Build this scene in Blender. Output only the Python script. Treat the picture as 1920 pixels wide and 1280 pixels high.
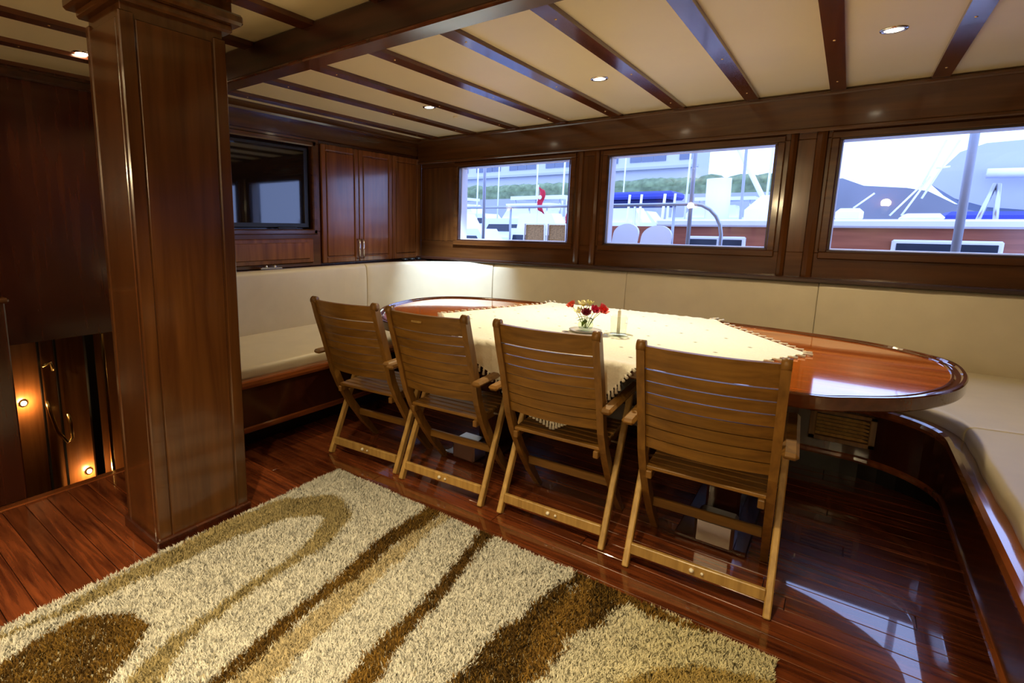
import bpy, bmesh, math, random
import numpy as np
from mathutils import Vector, Matrix
random.seed(7); np.random.seed(7)
PI = math.pi
for o in list(bpy.data.objects): bpy.data.objects.remove(o)
SC = bpy.context.scene; COL = SC.collection
# ------------------------------------------------------------------ camera
YAW, PITCH, ROLL, FPX, PPX, PPY, EYE = -0.66900377, 0.15896648, -0.0106619, 976.3, 809.34, 580.23, 1.35
ca, sa, cb, sb, cc, sc_ = math.cos(YAW), math.sin(YAW), math.cos(PITCH), math.sin(PITCH), math.cos(ROLL), math.sin(ROLL)
FWD = Vector((sa*cb, ca*cb, -sb)); R0 = Vector((ca, -sa, 0)); D0 = FWD.cross(R0)
RGT = cc*R0 + sc_*D0; DWN = -sc_*R0 + cc*D0
cam = bpy.data.cameras.new('camera'); cam.sensor_width = 36; cam.lens = FPX*36/1920
cam.shift_x = (960-PPX)/1920; cam.shift_y = -(640-PPY)/1920; cam.clip_start = .05; cam.clip_end = 3000
co = bpy.data.objects.new('camera', cam); COL.objects.link(co)
co.matrix_world = Matrix(((RGT.x, -DWN.x, -FWD.x, 0), (RGT.y, -DWN.y, -FWD.y, 0), (RGT.z, -DWN.z, -FWD.z, EYE), (0, 0, 0, 1)))
SC.camera = co
SC.view_settings.view_transform = 'Standard'; SC.view_settings.look = 'None'
SC.view_settings.exposure = 0.0; SC.view_settings.gamma = 1.0; SC.view_settings.use_curve_mapping = False
# ------------------------------------------------------------------ sky (dusk, pale blue, even)
w = bpy.data.worlds.new('world'); SC.world = w; w.use_nodes = True
bg = w.node_tree.nodes['Background']; bg.inputs[0].default_value = (.37, .51, 1.0, 1); bg.inputs[1].default_value = 3.7
# lamp energies
E_DOWN, E_TABLE, E_COOL, E_FILL = 54, 130, 430, 46
WARM = (1.0, .79, .44)

# ------------------------------------------------------------------ node materials
def newmat(n):
    m = bpy.data.materials.new(n); m.use_nodes = True; nt = m.node_tree
    return m, nt, nt.nodes['Principled BSDF']
def N(nt, t, **k):
    n = nt.nodes.new(t)
    for a, b in k.items(): setattr(n, a, b)
    return n
def ramp(nt, stops):
    r = N(nt, 'ShaderNodeValToRGB'); e = r.color_ramp.elements
    e[0].position, e[0].color = stops[0][0], (*stops[0][1], 1); e[1].position, e[1].color = stops[-1][0], (*stops[-1][1], 1)
    for p, c in stops[1:-1]:
        k = e.new(p); k.color = (*c, 1)
    return r
def wood(name, dark, light, axis='x', rough=.2, coat=.6, scale=1.0, vary=.25, bump=.04):
    m, nt, b = newmat(name); L = nt.links.new
    tc = N(nt, 'ShaderNodeTexCoord'); oi = N(nt, 'ShaderNodeObjectInfo')
    add = N(nt, 'ShaderNodeVectorMath', operation='ADD'); mul = N(nt, 'ShaderNodeVectorMath', operation='SCALE')
    cx = N(nt, 'ShaderNodeCombineXYZ'); L(oi.outputs['Random'], cx.inputs[0]); L(oi.outputs['Random'], cx.inputs[1]); L(oi.outputs['Random'], cx.inputs[2])
    L(cx.outputs[0], mul.inputs[0]); mul.inputs['Scale'].default_value = 17
    L(tc.outputs['Object'], add.inputs[0]); L(mul.outputs[0], add.inputs[1])
    mp = N(nt, 'ShaderNodeMapping'); s = [22*scale]*3; s['xyz'.index(axis)] = 1.6*scale; mp.inputs['Scale'].default_value = s
    L(add.outputs[0], mp.inputs[0])
    n1 = N(nt, 'ShaderNodeTexNoise'); n1.inputs['Scale'].default_value = 1.0; n1.inputs['Detail'].default_value = 5; n1.inputs['Distortion'].default_value = .4
    L(mp.outputs[0], n1.inputs[0])
    r = ramp(nt, [(.3, dark), (.72, light)]); L(n1.outputs[0], r.inputs[0])
    hs = N(nt, 'ShaderNodeHueSaturation'); mr = N(nt, 'ShaderNodeMapRange'); mr.inputs[3].default_value = 1-vary; mr.inputs[4].default_value = 1+vary
    L(oi.outputs['Random'], mr.inputs[0]); L(mr.outputs[0], hs.inputs['Value']); L(r.outputs[0], hs.inputs['Color']); L(hs.outputs[0], b.inputs['Base Color'])
    b.inputs['Roughness'].default_value = rough; b.inputs['Coat Weight'].default_value = coat; b.inputs['Coat Roughness'].default_value = rough*.5
    bp = N(nt, 'ShaderNodeBump'); bp.inputs['Strength'].default_value = bump; bp.inputs['Distance'].default_value = .004
    L(n1.outputs[0], bp.inputs['Height']); L(bp.outputs[0], b.inputs['Normal'])
    return m
def flat(name, col, rough=.5, metal=0, noise=0, nscale=20, bump=0, coat=0):
    m, nt, b = newmat(name); L = nt.links.new
    b.inputs['Roughness'].default_value = rough; b.inputs['Metallic'].default_value = metal; b.inputs['Coat Weight'].default_value = coat
    if noise or bump:
        tc = N(nt, 'ShaderNodeTexCoord'); n1 = N(nt, 'ShaderNodeTexNoise'); n1.inputs['Scale'].default_value = nscale; n1.inputs['Detail'].default_value = 4
        L(tc.outputs['Object'], n1.inputs[0])
        r = ramp(nt, [(.3, tuple(c*(1-noise) for c in col)), (.7, tuple(min(1, c*(1+noise)) for c in col))]); L(n1.outputs[0], r.inputs[0]); L(r.outputs[0], b.inputs['Base Color'])
        if bump:
            bp = N(nt, 'ShaderNodeBump'); bp.inputs['Strength'].default_value = bump; bp.inputs['Distance'].default_value = .01
            L(n1.outputs[0], bp.inputs['Height']); L(bp.outputs[0], b.inputs['Normal'])
    else: b.inputs['Base Color'].default_value = (*col, 1)
    return m
def emit(name, col, s):
    m, nt, b = newmat(name); b.inputs['Base Color'].default_value = (*col, 1); b.inputs['Emission Color'].default_value = (*col, 1); b.inputs['Emission Strength'].default_value = s
    return m
def glass(name, tint=(1, 1, 1), ior=1.45, rough=0.0):
    m = bpy.data.materials.new(name); m.use_nodes = True; nt = m.node_tree; nt.nodes.clear(); L = nt.links.new
    out = N(nt, 'ShaderNodeOutputMaterial'); mix = N(nt, 'ShaderNodeMixShader'); tr = N(nt, 'ShaderNodeBsdfTransparent'); gl = N(nt, 'ShaderNodeBsdfGlossy'); fr = N(nt, 'ShaderNodeFresnel')
    tr.inputs[0].default_value = (*tint, 1); gl.inputs['Roughness'].default_value = rough; fr.inputs[0].default_value = ior
    geo = N(nt, 'ShaderNodeNewGeometry'); inv = N(nt, 'ShaderNodeMath', operation='SUBTRACT'); inv.inputs[0].default_value = 1; mu = N(nt, 'ShaderNodeMath', operation='MULTIPLY')
    L(geo.outputs['Backfacing'], inv.inputs[1]); L(inv.outputs[0], mu.inputs[0]); L(fr.outputs[0], mu.inputs[1]); L(mu.outputs[0], mix.inputs[0]); L(tr.outputs[0], mix.inputs[1]); L(gl.outputs[0], mix.inputs[2]); L(mix.outputs[0], out.inputs[0])
    return m
MD, ML = (.060, .019, .005), (.112, .040, .010)
M = {
 'maho_x': wood('mahogany grain along x', MD, ML, 'x', vary=.12),
 'maho_y': wood('mahogany grain along y', MD, ML, 'y', vary=.12),
 'maho_z': wood('mahogany grain upright', MD, ML, 'z', vary=.12),
 'door_z': wood('lighter mahogany door panel', (.125, .038, .009), (.24, .080, .018), 'z', rough=.22, vary=.1),
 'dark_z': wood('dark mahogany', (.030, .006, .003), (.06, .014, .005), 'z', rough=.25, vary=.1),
 'dark_x': wood('dark mahogany beam', (.022, .007, .004), (.055, .017, .008), 'x', rough=.35, coat=.25, vary=.1),
 'beam_y': wood('ceiling beam mahogany', (.055, .014, .006), (.125, .034, .012), 'y', rough=.2, vary=.15),
 'table_x': wood('varnished orange mahogany', (.40, .075, .010), (.78, .22, .030), 'x', rough=.07, coat=1.0, vary=.06, bump=.006),
 'rim': wood('table rim mahogany', (.075, .020, .007), (.15, .045, .013), 'x', rough=.08, coat=1.0, vary=0, bump=.01),
 'rail': wood('orange brown nosing rail', (.13, .034, .010), (.30, .085, .022), 'y', rough=.12, coat=1, vary=0),
 'floor': wood('varnished floor plank', (.06, .012, .005), (.26, .066, .020), 'x', rough=.22, coat=1.0, scale=2.2, vary=.3, bump=.015),
 'teak_x': wood('oiled teak across', (.155, .069, .010), (.285, .136, .022), 'x', rough=.45, coat=.1, scale=2, vary=.12),
 'teak_z': wood('oiled teak upright', (.15, .066, .011), (.28, .132, .024), 'z', rough=.42, coat=.1, scale=2, vary=.12),
 'teak_l': wood('teak lightened for lit legs', (.38, .22, .06), (.60, .38, .12), 'z', rough=.4, coat=.1, scale=2, vary=.1),  # teak with the lamp light on the chair legs put into its colour
 'kick': flat('black toe kick', (.006, .004, .004), .4),
 'caulk': flat('dark seam caulk', (.02, .007, .004), .5),
 'cream': flat('cream ceiling paint', (.79, .70, .45), .45, noise=.02, nscale=3),
 'leather': flat('cream leather', (.58, .51, .38), .42, noise=.04, nscale=7, bump=.12),
 'piping': flat('leather seam', (.42, .36, .26), .5),
 'chrome': flat('chrome', (.8, .8, .82), .12, metal=1),
 'steel': flat('brushed steel', (.55, .56, .6), .28, metal=1),
 'brass': flat('brass', (.75, .52, .2), .25, metal=1),
 'screen': flat('black glass screen', (.004, .004, .005), .04, coat=1),
 'black': flat('black plastic', (.008, .008, .009), .35),
 'white': flat('white gelcoat', (.88, .88, .90), .35),
 'wframe': flat('white window frame', (.72, .72, .78), .4),
 'pane': glass('window pane'),
 'cloth': flat('cream linen', (.85, .84, .77), .85, noise=.05, nscale=120, bump=.08),
 'emb': flat('grey embroidery', (.25, .25, .22), .9),
 'fringe': flat('white fringe thread', (.85, .82, .74), .9),
 'glassware': glass('clear glassware', (.93, .96, .95), 1.5),
 'wax': flat('white candle wax', (.9, .86, .74), .5),
 'lens': emit('halogen lens', (1, .86, .6), 26),
 'lens2': emit('step light lens', (1, .72, .32), 22),
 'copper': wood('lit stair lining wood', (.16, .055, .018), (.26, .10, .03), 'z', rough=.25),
}
fb = M['floor'].node_tree.nodes['Principled BSDF']; fb.inputs['Coat Roughness'].default_value = .025; fb.inputs['Coat IOR'].default_value = 1.75; fb.inputs['Specular IOR Level'].default_value = .25
# ------------------------------------------------------------------ mesh builder
class MB:
    def __init__(s): s.v = []; s.f = []; s.m = []; s.cur = 0; s.sm = False
    def add(s, vs, fs):
        o = len(s.v); s.v += [tuple(v) for v in vs]
        for f in fs: s.f.append(tuple(i+o for i in f)); s.m.append((s.cur, s.sm))
        return s
    def box(s, a, b, c=0.0):                     # chamfered box between two corners
        x0, x1 = sorted((a[0], b[0])); y0, y1 = sorted((a[1], b[1])); z0, z1 = sorted((a[2], b[2]))
        c = min(c, (x1-x0)*.45, (y1-y0)*.45, (z1-z0)*.45)
        if c <= 0:
            return s.add([(x, y, z) for x in (x0, x1) for y in (y0, y1) for z in (z0, z1)], [(0, 1, 3, 2), (4, 6, 7, 5), (0, 4, 5, 1), (2, 3, 7, 6), (0, 2, 6, 4), (1, 5, 7, 3)])
        ctr = Vector(((x0+x1)/2, (y0+y1)/2, (z0+z1)/2)); h = Vector((x1-x0, y1-y0, z1-z0))/2
        vs = []; idx = {}
        for sx in (-1, 1):
            for sy in (-1, 1):
                for sz in (-1, 1):
                    for ax in range(3):
                        p = Vector((sx*(h.x-c), sy*(h.y-c), sz*(h.z-c))); p[ax] += (sx, sy, sz)[ax]*c
                        idx[(sx, sy, sz, ax)] = len(vs); vs.append(ctr+p)
        fs = []
        def q(l): fs.append(tuple(idx[k] for k in l))
        for sg in (-1, 1):
            for ax in range(3):
                o1, o2 = [(1, 2), (2, 0), (0, 1)][ax]; l = []
                for a1, a2 in ((-1, -1), (1, -1), (1, 1), (-1, 1)):
                    k = [0, 0, 0]; k[ax] = sg; k[o1] = a1; k[o2] = a2; l.append((*k, ax))
                q(l if sg > 0 else l[::-1])
        for ax in range(3):
            o1, o2 = [(1, 2), (2, 0), (0, 1)][ax]
            for s1 in (-1, 1):
                for s2 in (-1, 1):
                    def K(sa_, who):
                        k = [0, 0, 0]; k[ax] = sa_; k[o1] = s1; k[o2] = s2; return (*k, who)
                    l = [K(-1, o1), K(1, o1), K(1, o2), K(-1, o2)]; q(l if s1*s2 < 0 else l[::-1])
        for sx in (-1, 1):
            for sy in (-1, 1):
                for sz in (-1, 1):
                    l = [(sx, sy, sz, 0), (sx, sy, sz, 1), (sx, sy, sz, 2)]; q(l if sx*sy*sz > 0 else l[::-1])
        return s.add(vs, fs)
    def bar(s, a, b, wd, th, up=(0, 0, 1), c=.003):   # rectangular bar along a->b, wd across, th along 'up'
        a = Vector(a); b = Vector(b); d = (b-a); L_ = d.length; d.normalize(); u = Vector(up); x = d.cross(u)
        if x.length < 1e-5: x = d.cross(Vector((1, 0, 0)))
        x.normalize(); u = x.cross(d)
        t = MB(); t.box((-wd/2, 0, -th/2), (wd/2, L_, th/2), c)
        return s.add([a + x*v[0] + d*v[1] + u*v[2] for v in t.v], t.f)
    def tube(s, pts, r, n=8, cap=True, closed=False):
        pts = [Vector(p) for p in pts]; rs = r if isinstance(r, (list, tuple)) else [r]*len(pts); vs = []; k = len(pts); prev = None
        for i, p in enumerate(pts):
            a = pts[(i-1) % k] if closed else pts[max(i-1, 0)]; b = pts[(i+1) % k] if closed else pts[min(i+1, k-1)]; d = (b-a).normalized()
            if prev is None:
                u = d.cross(Vector((0, 0, 1)));
                if u.length < .1: u = d.cross(Vector((1, 0, 0)))
            else: u = prev - d*prev.dot(d)
            u.normalize(); prev = u; v = d.cross(u)
            for j in range(n): t = 2*PI*j/n; vs.append(p + (u*math.cos(t) + v*math.sin(t))*rs[i])
        fs = [(i*n+j, i*n+(j+1) % n, (i+1) % k*n+(j+1) % n, (i+1) % k*n+j) for i in range(k if closed else k-1) for j in range(n)]
        if cap and not closed: fs += [tuple(range(n))[::-1], tuple((k-1)*n+j for j in range(n))]
        sm = s.sm; s.sm = True; s.add(vs, fs); s.sm = sm; return s
    def lathe(s, prof, c=(0, 0, 0), n=24):
        vs = [(c[0]+r*math.cos(2*PI*j/n), c[1]+r*math.sin(2*PI*j/n), c[2]+z) for r, z in prof for j in range(n)]
        fs = [(i*n+j, i*n+(j+1) % n, (i+1)*n+(j+1) % n, (i+1)*n+j) for i in range(len(prof)-1) for j in range(n)]
        sm = s.sm; s.sm = True; s.add(vs, fs); s.sm = sm; return s
    def ball(s, c, r, n=10, m_=6, sq=(1, 1, 1)):
        vs = []
        for i in range(m_+1):
            t = PI*i/m_
            for j in range(n): p = 2*PI*j/n; vs.append((c[0]+r*sq[0]*math.sin(t)*math.cos(p), c[1]+r*sq[1]*math.sin(t)*math.sin(p), c[2]+r*sq[2]*math.cos(t)))
        fs = [(i*n+j, (i+1)*n+j, (i+1)*n+(j+1) % n, i*n+(j+1) % n) for i in range(m_) for j in range(n)]
        sm = s.sm; s.sm = True; s.add(vs, fs); s.sm = sm; return s
    def sweep(s, path, prof, smooth=False, cap=True):   # path plan points; prof (depth to the right of travel, z) loop
        k = len(path); n = len(prof); vs = []
        for i in range(k):
            p = Vector(path[i][:2]); a = Vector(path[max(i-1, 0)][:2]); b = Vector(path[min(i+1, k-1)][:2])
            d1 = (p-a).normalized() if i > 0 else (b-p).normalized(); d2 = (b-p).normalized() if i < k-1 else d1
            n1 = Vector((d1.y, -d1.x)); n2 = Vector((d2.y, -d2.x)); nn = (n1+n2).normalized(); q = nn/max(.3, nn.dot(n1))
            for d, z in prof: vs.append((p.x+q.x*d, p.y+q.y*d, z))
        fs = [(i*n+j, (i+1)*n+j, (i+1)*n+(j+1) % n, i*n+(j+1) % n) for i in range(k-1) for j in range(n)]
        if cap: fs += [tuple(range(n)), tuple((k-1)*n+j for j in range(n))[::-1]]
        sm = s.sm; s.sm = smooth; s.add(vs, fs); s.sm = sm; return s
    def prism(s, poly, z0, z1):
        n = len(poly); vs = [(x, y, z0) for x, y in poly]+[(x, y, z1) for x, y in poly]
        return s.add(vs, [tuple(range(n))[::-1], tuple(range(n, 2*n))]+[(i, (i+1) % n, n+(i+1) % n, n+i) for i in range(n)])
    def xprism(s, poly, x0, x1):                 # polygon in (y,z)
        n = len(poly); vs = [(x0, y, z) for y, z in poly]+[(x1, y, z) for y, z in poly]
        return s.add(vs, [tuple(range(n)), tuple(range(n, 2*n))[::-1]]+[(i, n+i, n+(i+1) % n, (i+1) % n) for i in range(n)])
def finish(me, mats, fm):
    for m in mats: me.materials.append(m)
    bm = bmesh.new(); bm.from_mesh(me); bmesh.ops.recalc_face_normals(bm, faces=bm.faces); bm.to_mesh(me); bm.free()
KS = 1.0; FAR = 1.103          # the window wall and television wall were laid out at 3.99 m and stand 1.103 times farther
def ks(p): return Vector((p[0]*KS, p[1]*KS, EYE+(p[2]-EYE)*KS))
def obj(name, mb, mats, parent=None, loc=None, **props):
    mats = mats if isinstance(mats, (list, tuple)) else [mats]
    mats = [M[m] if isinstance(m, str) else m for m in mats]
    v = np.array(mb.v, dtype=float)
    if KS != 1: v = v*KS; v[:, 2] += EYE*(1-KS)
    if loc is not None: loc = ks(loc)
    pw = parent_origin(parent)
    if loc is None:
        if parent is None: org = Vector(((v[:, 0].min()+v[:, 0].max())/2, (v[:, 1].min()+v[:, 1].max())/2, v[:, 2].min()))
        else: org = pw
    else: org = Vector(loc)
    v = v - np.array(org)
    me = bpy.data.meshes.new(name); me.from_pydata(v.tolist(), [], mb.f)
    me.polygons.foreach_set('material_index', [a for a, b in mb.m]); me.polygons.foreach_set('use_smooth', [b for a, b in mb.m])
    finish(me, mats, None)
    o = bpy.data.objects.new(name, me); COL.objects.link(o)
    if parent: o.parent = parent
    o.location = org - pw if parent else org
    for k, x in props.items(): o[k] = x
    return o
def parent_origin(p):
    v = Vector((0, 0, 0))
    while p: v = v + p.location; p = p.parent
    return v
def thing(name, loc, label, cat, group=None, rz=0):
    o = bpy.data.objects.new(name, None); o.empty_display_size = .1; COL.objects.link(o); o.location = ks(loc); o.rotation_euler.z = rz
    o['label'] = label; o['category'] = cat
    if group: o['group'] = group
    return o
def tag(o, label, cat, group=None):
    o['label'] = label; o['category'] = cat
    if group: o['group'] = group
    return o
def struct(name, loc=(0, 0, 0)):
    o = bpy.data.objects.new(name, None); o.empty_display_size = .1; COL.objects.link(o); o.location = ks(loc); o['kind'] = 'structure'; return o
def copy_tree(o, parent=None):
    c = o.copy(); COL.objects.link(c); c.parent = parent
    for ch in list(o.children): copy_tree(ch, c)
    return c
def rep(o, loc):                                  # shares mesh, same parent
    c = o.copy(); COL.objects.link(c); c.location = loc; return c
def arc(cx, cy, r, a0, a1, n=10):
    return [(cx+r*math.cos(math.radians(a0+(a1-a0)*i/n)), cy+r*math.sin(math.radians(a0+(a1-a0)*i/n))) for i in range(n+1)]
def lamp(name, parent, loc, kind, energy, color, **k):
    l = bpy.data.lights.new(name, kind); l.energy = energy; l.color = color
    for a, b in k.items(): setattr(l, a, b)
    o = bpy.data.objects.new(name, l); COL.objects.link(o); o.parent = parent; o.location = Vector(loc)-parent_origin(parent); return o
def aim(o, d): o.rotation_euler = Vector(d).to_track_quat('-Z', 'Y').to_euler()
def zc(y): return 2.25-.001*(y-1.5)**2           # cambered ceiling height

# =================================================================== SETTING
YB, YF, XL, XR, WY = -2.2, 3.99, -3.3, 1.32, 3.99
# floor: sub floor and planks
fl = struct('floor')
mb = MB(); mb.box((-3.0, YB, -.06), (XR+.1, 4.45, -.014)); mb.box((-3.66, 1.54, -.06), (-3.0, 4.45, -.014)); obj('subfloor', mb, 'caulk', fl)
plank_meshes = {}
pw_ = .088
y = YB
row = 0
while y < 3.75:
    x = -2.99; first = True
    cuts = []
    cx_ = x + random.uniform(.5, 2.0)
    while cx_ < XR-.4: cuts.append(cx_); cx_ += random.choice((1.6, 2.1, 2.6))
    if y < .0: cuts = cuts[:1]
    ends = [x]+cuts+[XR]
    if y > 1.45: ends[0] = -3.2
    for a, b in zip(ends[:-1], ends[1:]):
        mb = MB(); mb.box((a+.001, y+.0012, -.014), (b-.001, y+pw_-.0012, 0), .0016)
        obj('plank', mb, 'floor', fl, loc=((a+b)/2, y+pw_/2, 0))
    y += pw_; row += 1
# threshold strip at the stairwell
mb = MB(); mb.box((-3.04, -.6, -.05), (-2.985, 1.54, .004), .006); obj('threshold_strip', mb, 'rail', fl)

# ceiling
ce = struct('ceiling')
bx_ = [-2.942+.4654*i for i in range(-3, 10)]
edges = [-4.35]+[b for b in bx_ if -4.3 < b < XR+.1]+[XR+.15]
ys = [YB+(4.36-YB)*i/16 for i in range(17)]
def cstrip(x0, x1, dz, th, y0=None, y1=None):
    yy = [q for q in ys]; 
    if y0 is not None: yy = [y0+(y1-y0)*i/8 for i in range(9)]
    mb = MB(); poly = [(q, zc(q)+dz) for q in yy]+[(q, zc(q)+dz+th) for q in yy[::-1]]
    k = len(yy)
    vs = []
    for x in (x0, x1):
        for q in yy: vs.append((x, q, zc(q)+dz))
        for q in yy: vs.append((x, q, zc(q)+dz+th))
    fs = []
    for i in range(k-1):
        fs += [(i, i+1, 2*k+i+1, 2*k+i), (k+i, 3*k+i, 3*k+i+1, k+i+1), (i, k+i, k+i+1, i+1), (2*k+i, 2*k+i+1, 3*k+i+1, 3*k+i)]
    fs += [(0, 2*k, 3*k, k), (k-1, 2*k-1, 4*k-1, 3*k-1)]
    mb.add(vs, fs); return mb
for a, b in zip(edges[:-1], edges[1:]):
    obj('panel', cstrip(a+.001, b-.001, 0, .03), 'cream', ce)
for b in bx_:
    if -4.3 < b < XR+.05:
        o = obj('beam', cstrip(b-.040, b+.040, -.022, .022), 'beam_y', ce)
        mb = MB()
        for yy in (-1.2, -.2, .9, 2.2, 3.2, 4.05):
            z = zc(yy)-.022; mb.lathe([(.0, -.0025), (.006, -.002), (.007, .001)], (b, yy, z), 8)
        obj('screw', mb, 'brass', o)
# big cross beam behind the pillar (runs athwart)
mb = MB(); mb.box((-3.6, 1.62, 2.10), (XR+.1, 1.70, 2.25), .008); cb_ = obj('cross_beam', mb, 'dark_x', ce)
mb = MB(); mb.box((-3.6, 1.603, 2.084), (XR+.1, 1.713, 2.102), .006); obj('cover_strip', mb, 'beam_y', cb_)

# window wall
KS = FAR
ww = struct('wall_window')
WIN = [(-2.842, -1.782), (-1.462, -.420), (-.085, .965)]; WZ0, WZ1 = 1.232, 1.875
def wbox(name, x0, x1, z0, z1, y0=WY, y1=WY+.12, mat='maho_x', par=ww, c=.004): 
    mb = MB(); mb.box((x0, y0, z0), (x1, y1, z1), c); return obj(name, mb, mat, par)
wbox('lower_panel', XL, XR, -.05, WZ0-.02)
wbox('upper_panel', XL, XR, WZ1+.02, 2.2)
xs = [XL]+[q for a in WIN for q in (a[0]-.02, a[1]+.02)]+[XR]
for i in range(0, len(xs), 2): wbox('upright_panel', xs[i], xs[i+1], WZ0-.02, WZ1+.02, mat='maho_z')
# fascia, crown and ledge
wbox('fascia', XL, XR, 1.945, 2.16, 3.93, WY, c=.006)
wbox('fascia_moulding', XL, XR, 1.925, 1.95, 3.915, WY, c=.007)
wbox('crown_moulding', XL, XR, 2.125, 2.152, 3.915, WY, c=.008, mat='maho_x')
wbox('ledge', XL, XR, 1.035, 1.062, 3.90, WY, c=.006, mat='dark_x')
# pilasters between the windows
for x0, x1 in ((-1.715, -1.665), (-1.585, -1.535), (-.345, -.30), (-.215, -.155)):
    mb = MB(); mb.xprism([], 0, 0) if False else None
    prof = [(x0, WY), (x0+.006, WY-.016), ((x0+x1)/2, WY-.026), (x1-.006, WY-.016), (x1, WY)]
    mb.prism(prof, 1.06, 1.927); obj('half_round_pilaster', mb, 'maho_z', ww)
for i, (x0, x1) in enumerate(WIN):
    wn = struct('window_%d' % (i+1), ((x0+x1)/2, WY, WZ0))
    mb = MB(); t = .055
    mb.box((x0-t, WY-.022, WZ0-t), (x1+t, WY+.0, WZ0-.012), .006); mb.box((x0-t, WY-.022, WZ1+.012), (x1+t, WY, WZ1+.05), .006)
    mb.box((x0-t, WY-.022, WZ0-.014), (x0-.012, WY, WZ1+.014), .006); mb.box((x1+.012, WY-.022, WZ0-.014), (x1+t, WY, WZ1+.014), .006)
    obj('casing', mb, 'maho_x', wn)
    mb = MB(); t = .014
    mb.box((x0-t, WY-.012, WZ0-t), (x1+t, WY+.03, WZ0), .003); mb.box((x0-t, WY-.012, WZ1), (x1+t, WY+.03, WZ1+t), .003)
    mb.box((x0-t, WY-.012, WZ0), (x0, WY+.03, WZ1), .003); mb.box((x1, WY-.012, WZ0), (x1+t, WY+.03, WZ1), .003)
    obj('gasket', mb, 'dark_x', wn)
    mb = MB(); mb.box((x0-.005, WY+.012, WZ0-.005), (x1+.005, WY+.018, WZ1+.005)); obj('pane', mb, 'pane', wn)
    mb = MB(); t = .03
    mb.box((x0-t, WY+.03, WZ0-t), (x1+t, WY+.125, WZ0+.006), .004); mb.box((x0-t, WY+.03, WZ1), (x1+t, WY+.125, WZ1+t), .004)
    mb.box((x0-t, WY+.03, WZ0), (x0+.004, WY+.125, WZ1), .004); mb.box((x1, WY+.03, WZ0), (x1+t, WY+.125, WZ1), .004)
    obj('outer_frame', mb, 'wframe', wn)

# television wall, x = XL plane facing +x
tw = struct('wall_television')
TY0 = 1.45
def tbox(name, y0, y1, z0, z1, x0=XL-.1, x1=XL, mat='maho_z', par=tw, c=.004):
    mb = MB(); mb.box((x0, y0, z0), (x1, y1, z1), c); return obj(name, mb, mat, par)
tbox('lower_panel', TY0, WY+.12, -.05, 1.0)
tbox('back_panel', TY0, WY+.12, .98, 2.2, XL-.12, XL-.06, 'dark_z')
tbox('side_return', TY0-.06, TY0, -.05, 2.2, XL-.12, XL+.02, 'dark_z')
tbox('header_panel', TY0, WY, 2.0, 2.12, XL-.1, XL, 'maho_y')
tbox('crown_moulding', TY0, WY, 2.11, 2.175, XL-.1, XL+.045, 'maho_y', c=.012)
tbox('ledge', TY0, WY, .995, 1.028, XL-.1, XL+.14, 'dark_x', c=.006)
tbox('corner_stile', 3.955, 3.99, 1.028, 2.0, XL-.1, XL+.006, 'maho_z')
# television cabinet with recess
tc = thing('television_cabinet', (XL, 2.1, 1.03), 'mahogany cabinet with the television niche above a single raised panel flap', 'cabinet')
def cb(name, y0, y1, z0, z1, x0, x1, mat='door_z', par=tc, c=.004, **k):
    mb = MB(); mb.box((x0, y0, z0), (x1, y1, z1), c); return obj(name, mb, mat, par, **k)
cb('body', TY0, 2.735, 1.03, 1.30, XL-.06, XL, 'maho_y')
cb('body_top', TY0, 2.735, 1.965, 2.0, XL-.06, XL, 'maho_y')
cb('stile', 2.675, 2.735, 1.30, 1.965, XL-.06, XL, 'maho_z')
fp = cb('flap_panel', 1.52, 2.655, 1.055, 1.245, XL-.002, XL+.016, 'door_z', c=.012)
mb = MB(); mb.box((XL+.014, 1.56, 1.09), (XL+.024, 2.61, 1.215), .009); obj('raised_field', mb, 'door_z', fp)
mb = MB()
for a, b in (((TY0, 1.275), (2.70, 1.315)), ((TY0, 1.94), (2.70, 1.978))): mb.box((XL-.01, a[0], a[1]), (XL+.022, b[0], b[1]), .008)
mb.box((XL-.01, 2.655, 1.275), (XL+.022, 2.695, 1.978), .008); obj('niche_moulding', mb, 'maho_y', tc)
# TV set
tv = thing('television', (XL-.03, 2.1, 1.325), 'black flat screen television set in the wooden wall niche', 'television')
mb = MB(); mb.box((XL-.055, 1.53, 1.325), (XL-.018, 2.64, 1.93), .006); obj('housing', mb, 'black', tv)
mb = MB(); mb.box((XL-.02, 1.555, 1.36), (XL-.0165, 2.60, 1.905)); obj('screen', mb, 'screen', tv)
# small bits along the niche bottom
mb = MB(); mb.box((XL-.008, 2.33, 1.318), (XL+.018, 2.50, 1.332), .004); mb.box((XL-.0, 2.345, 1.331), (XL+.012, 2.485, 1.335), .001)
tag(obj('remote_control', mb, 'black'), 'small black remote control lying below the television screen', 'remote control')
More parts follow.
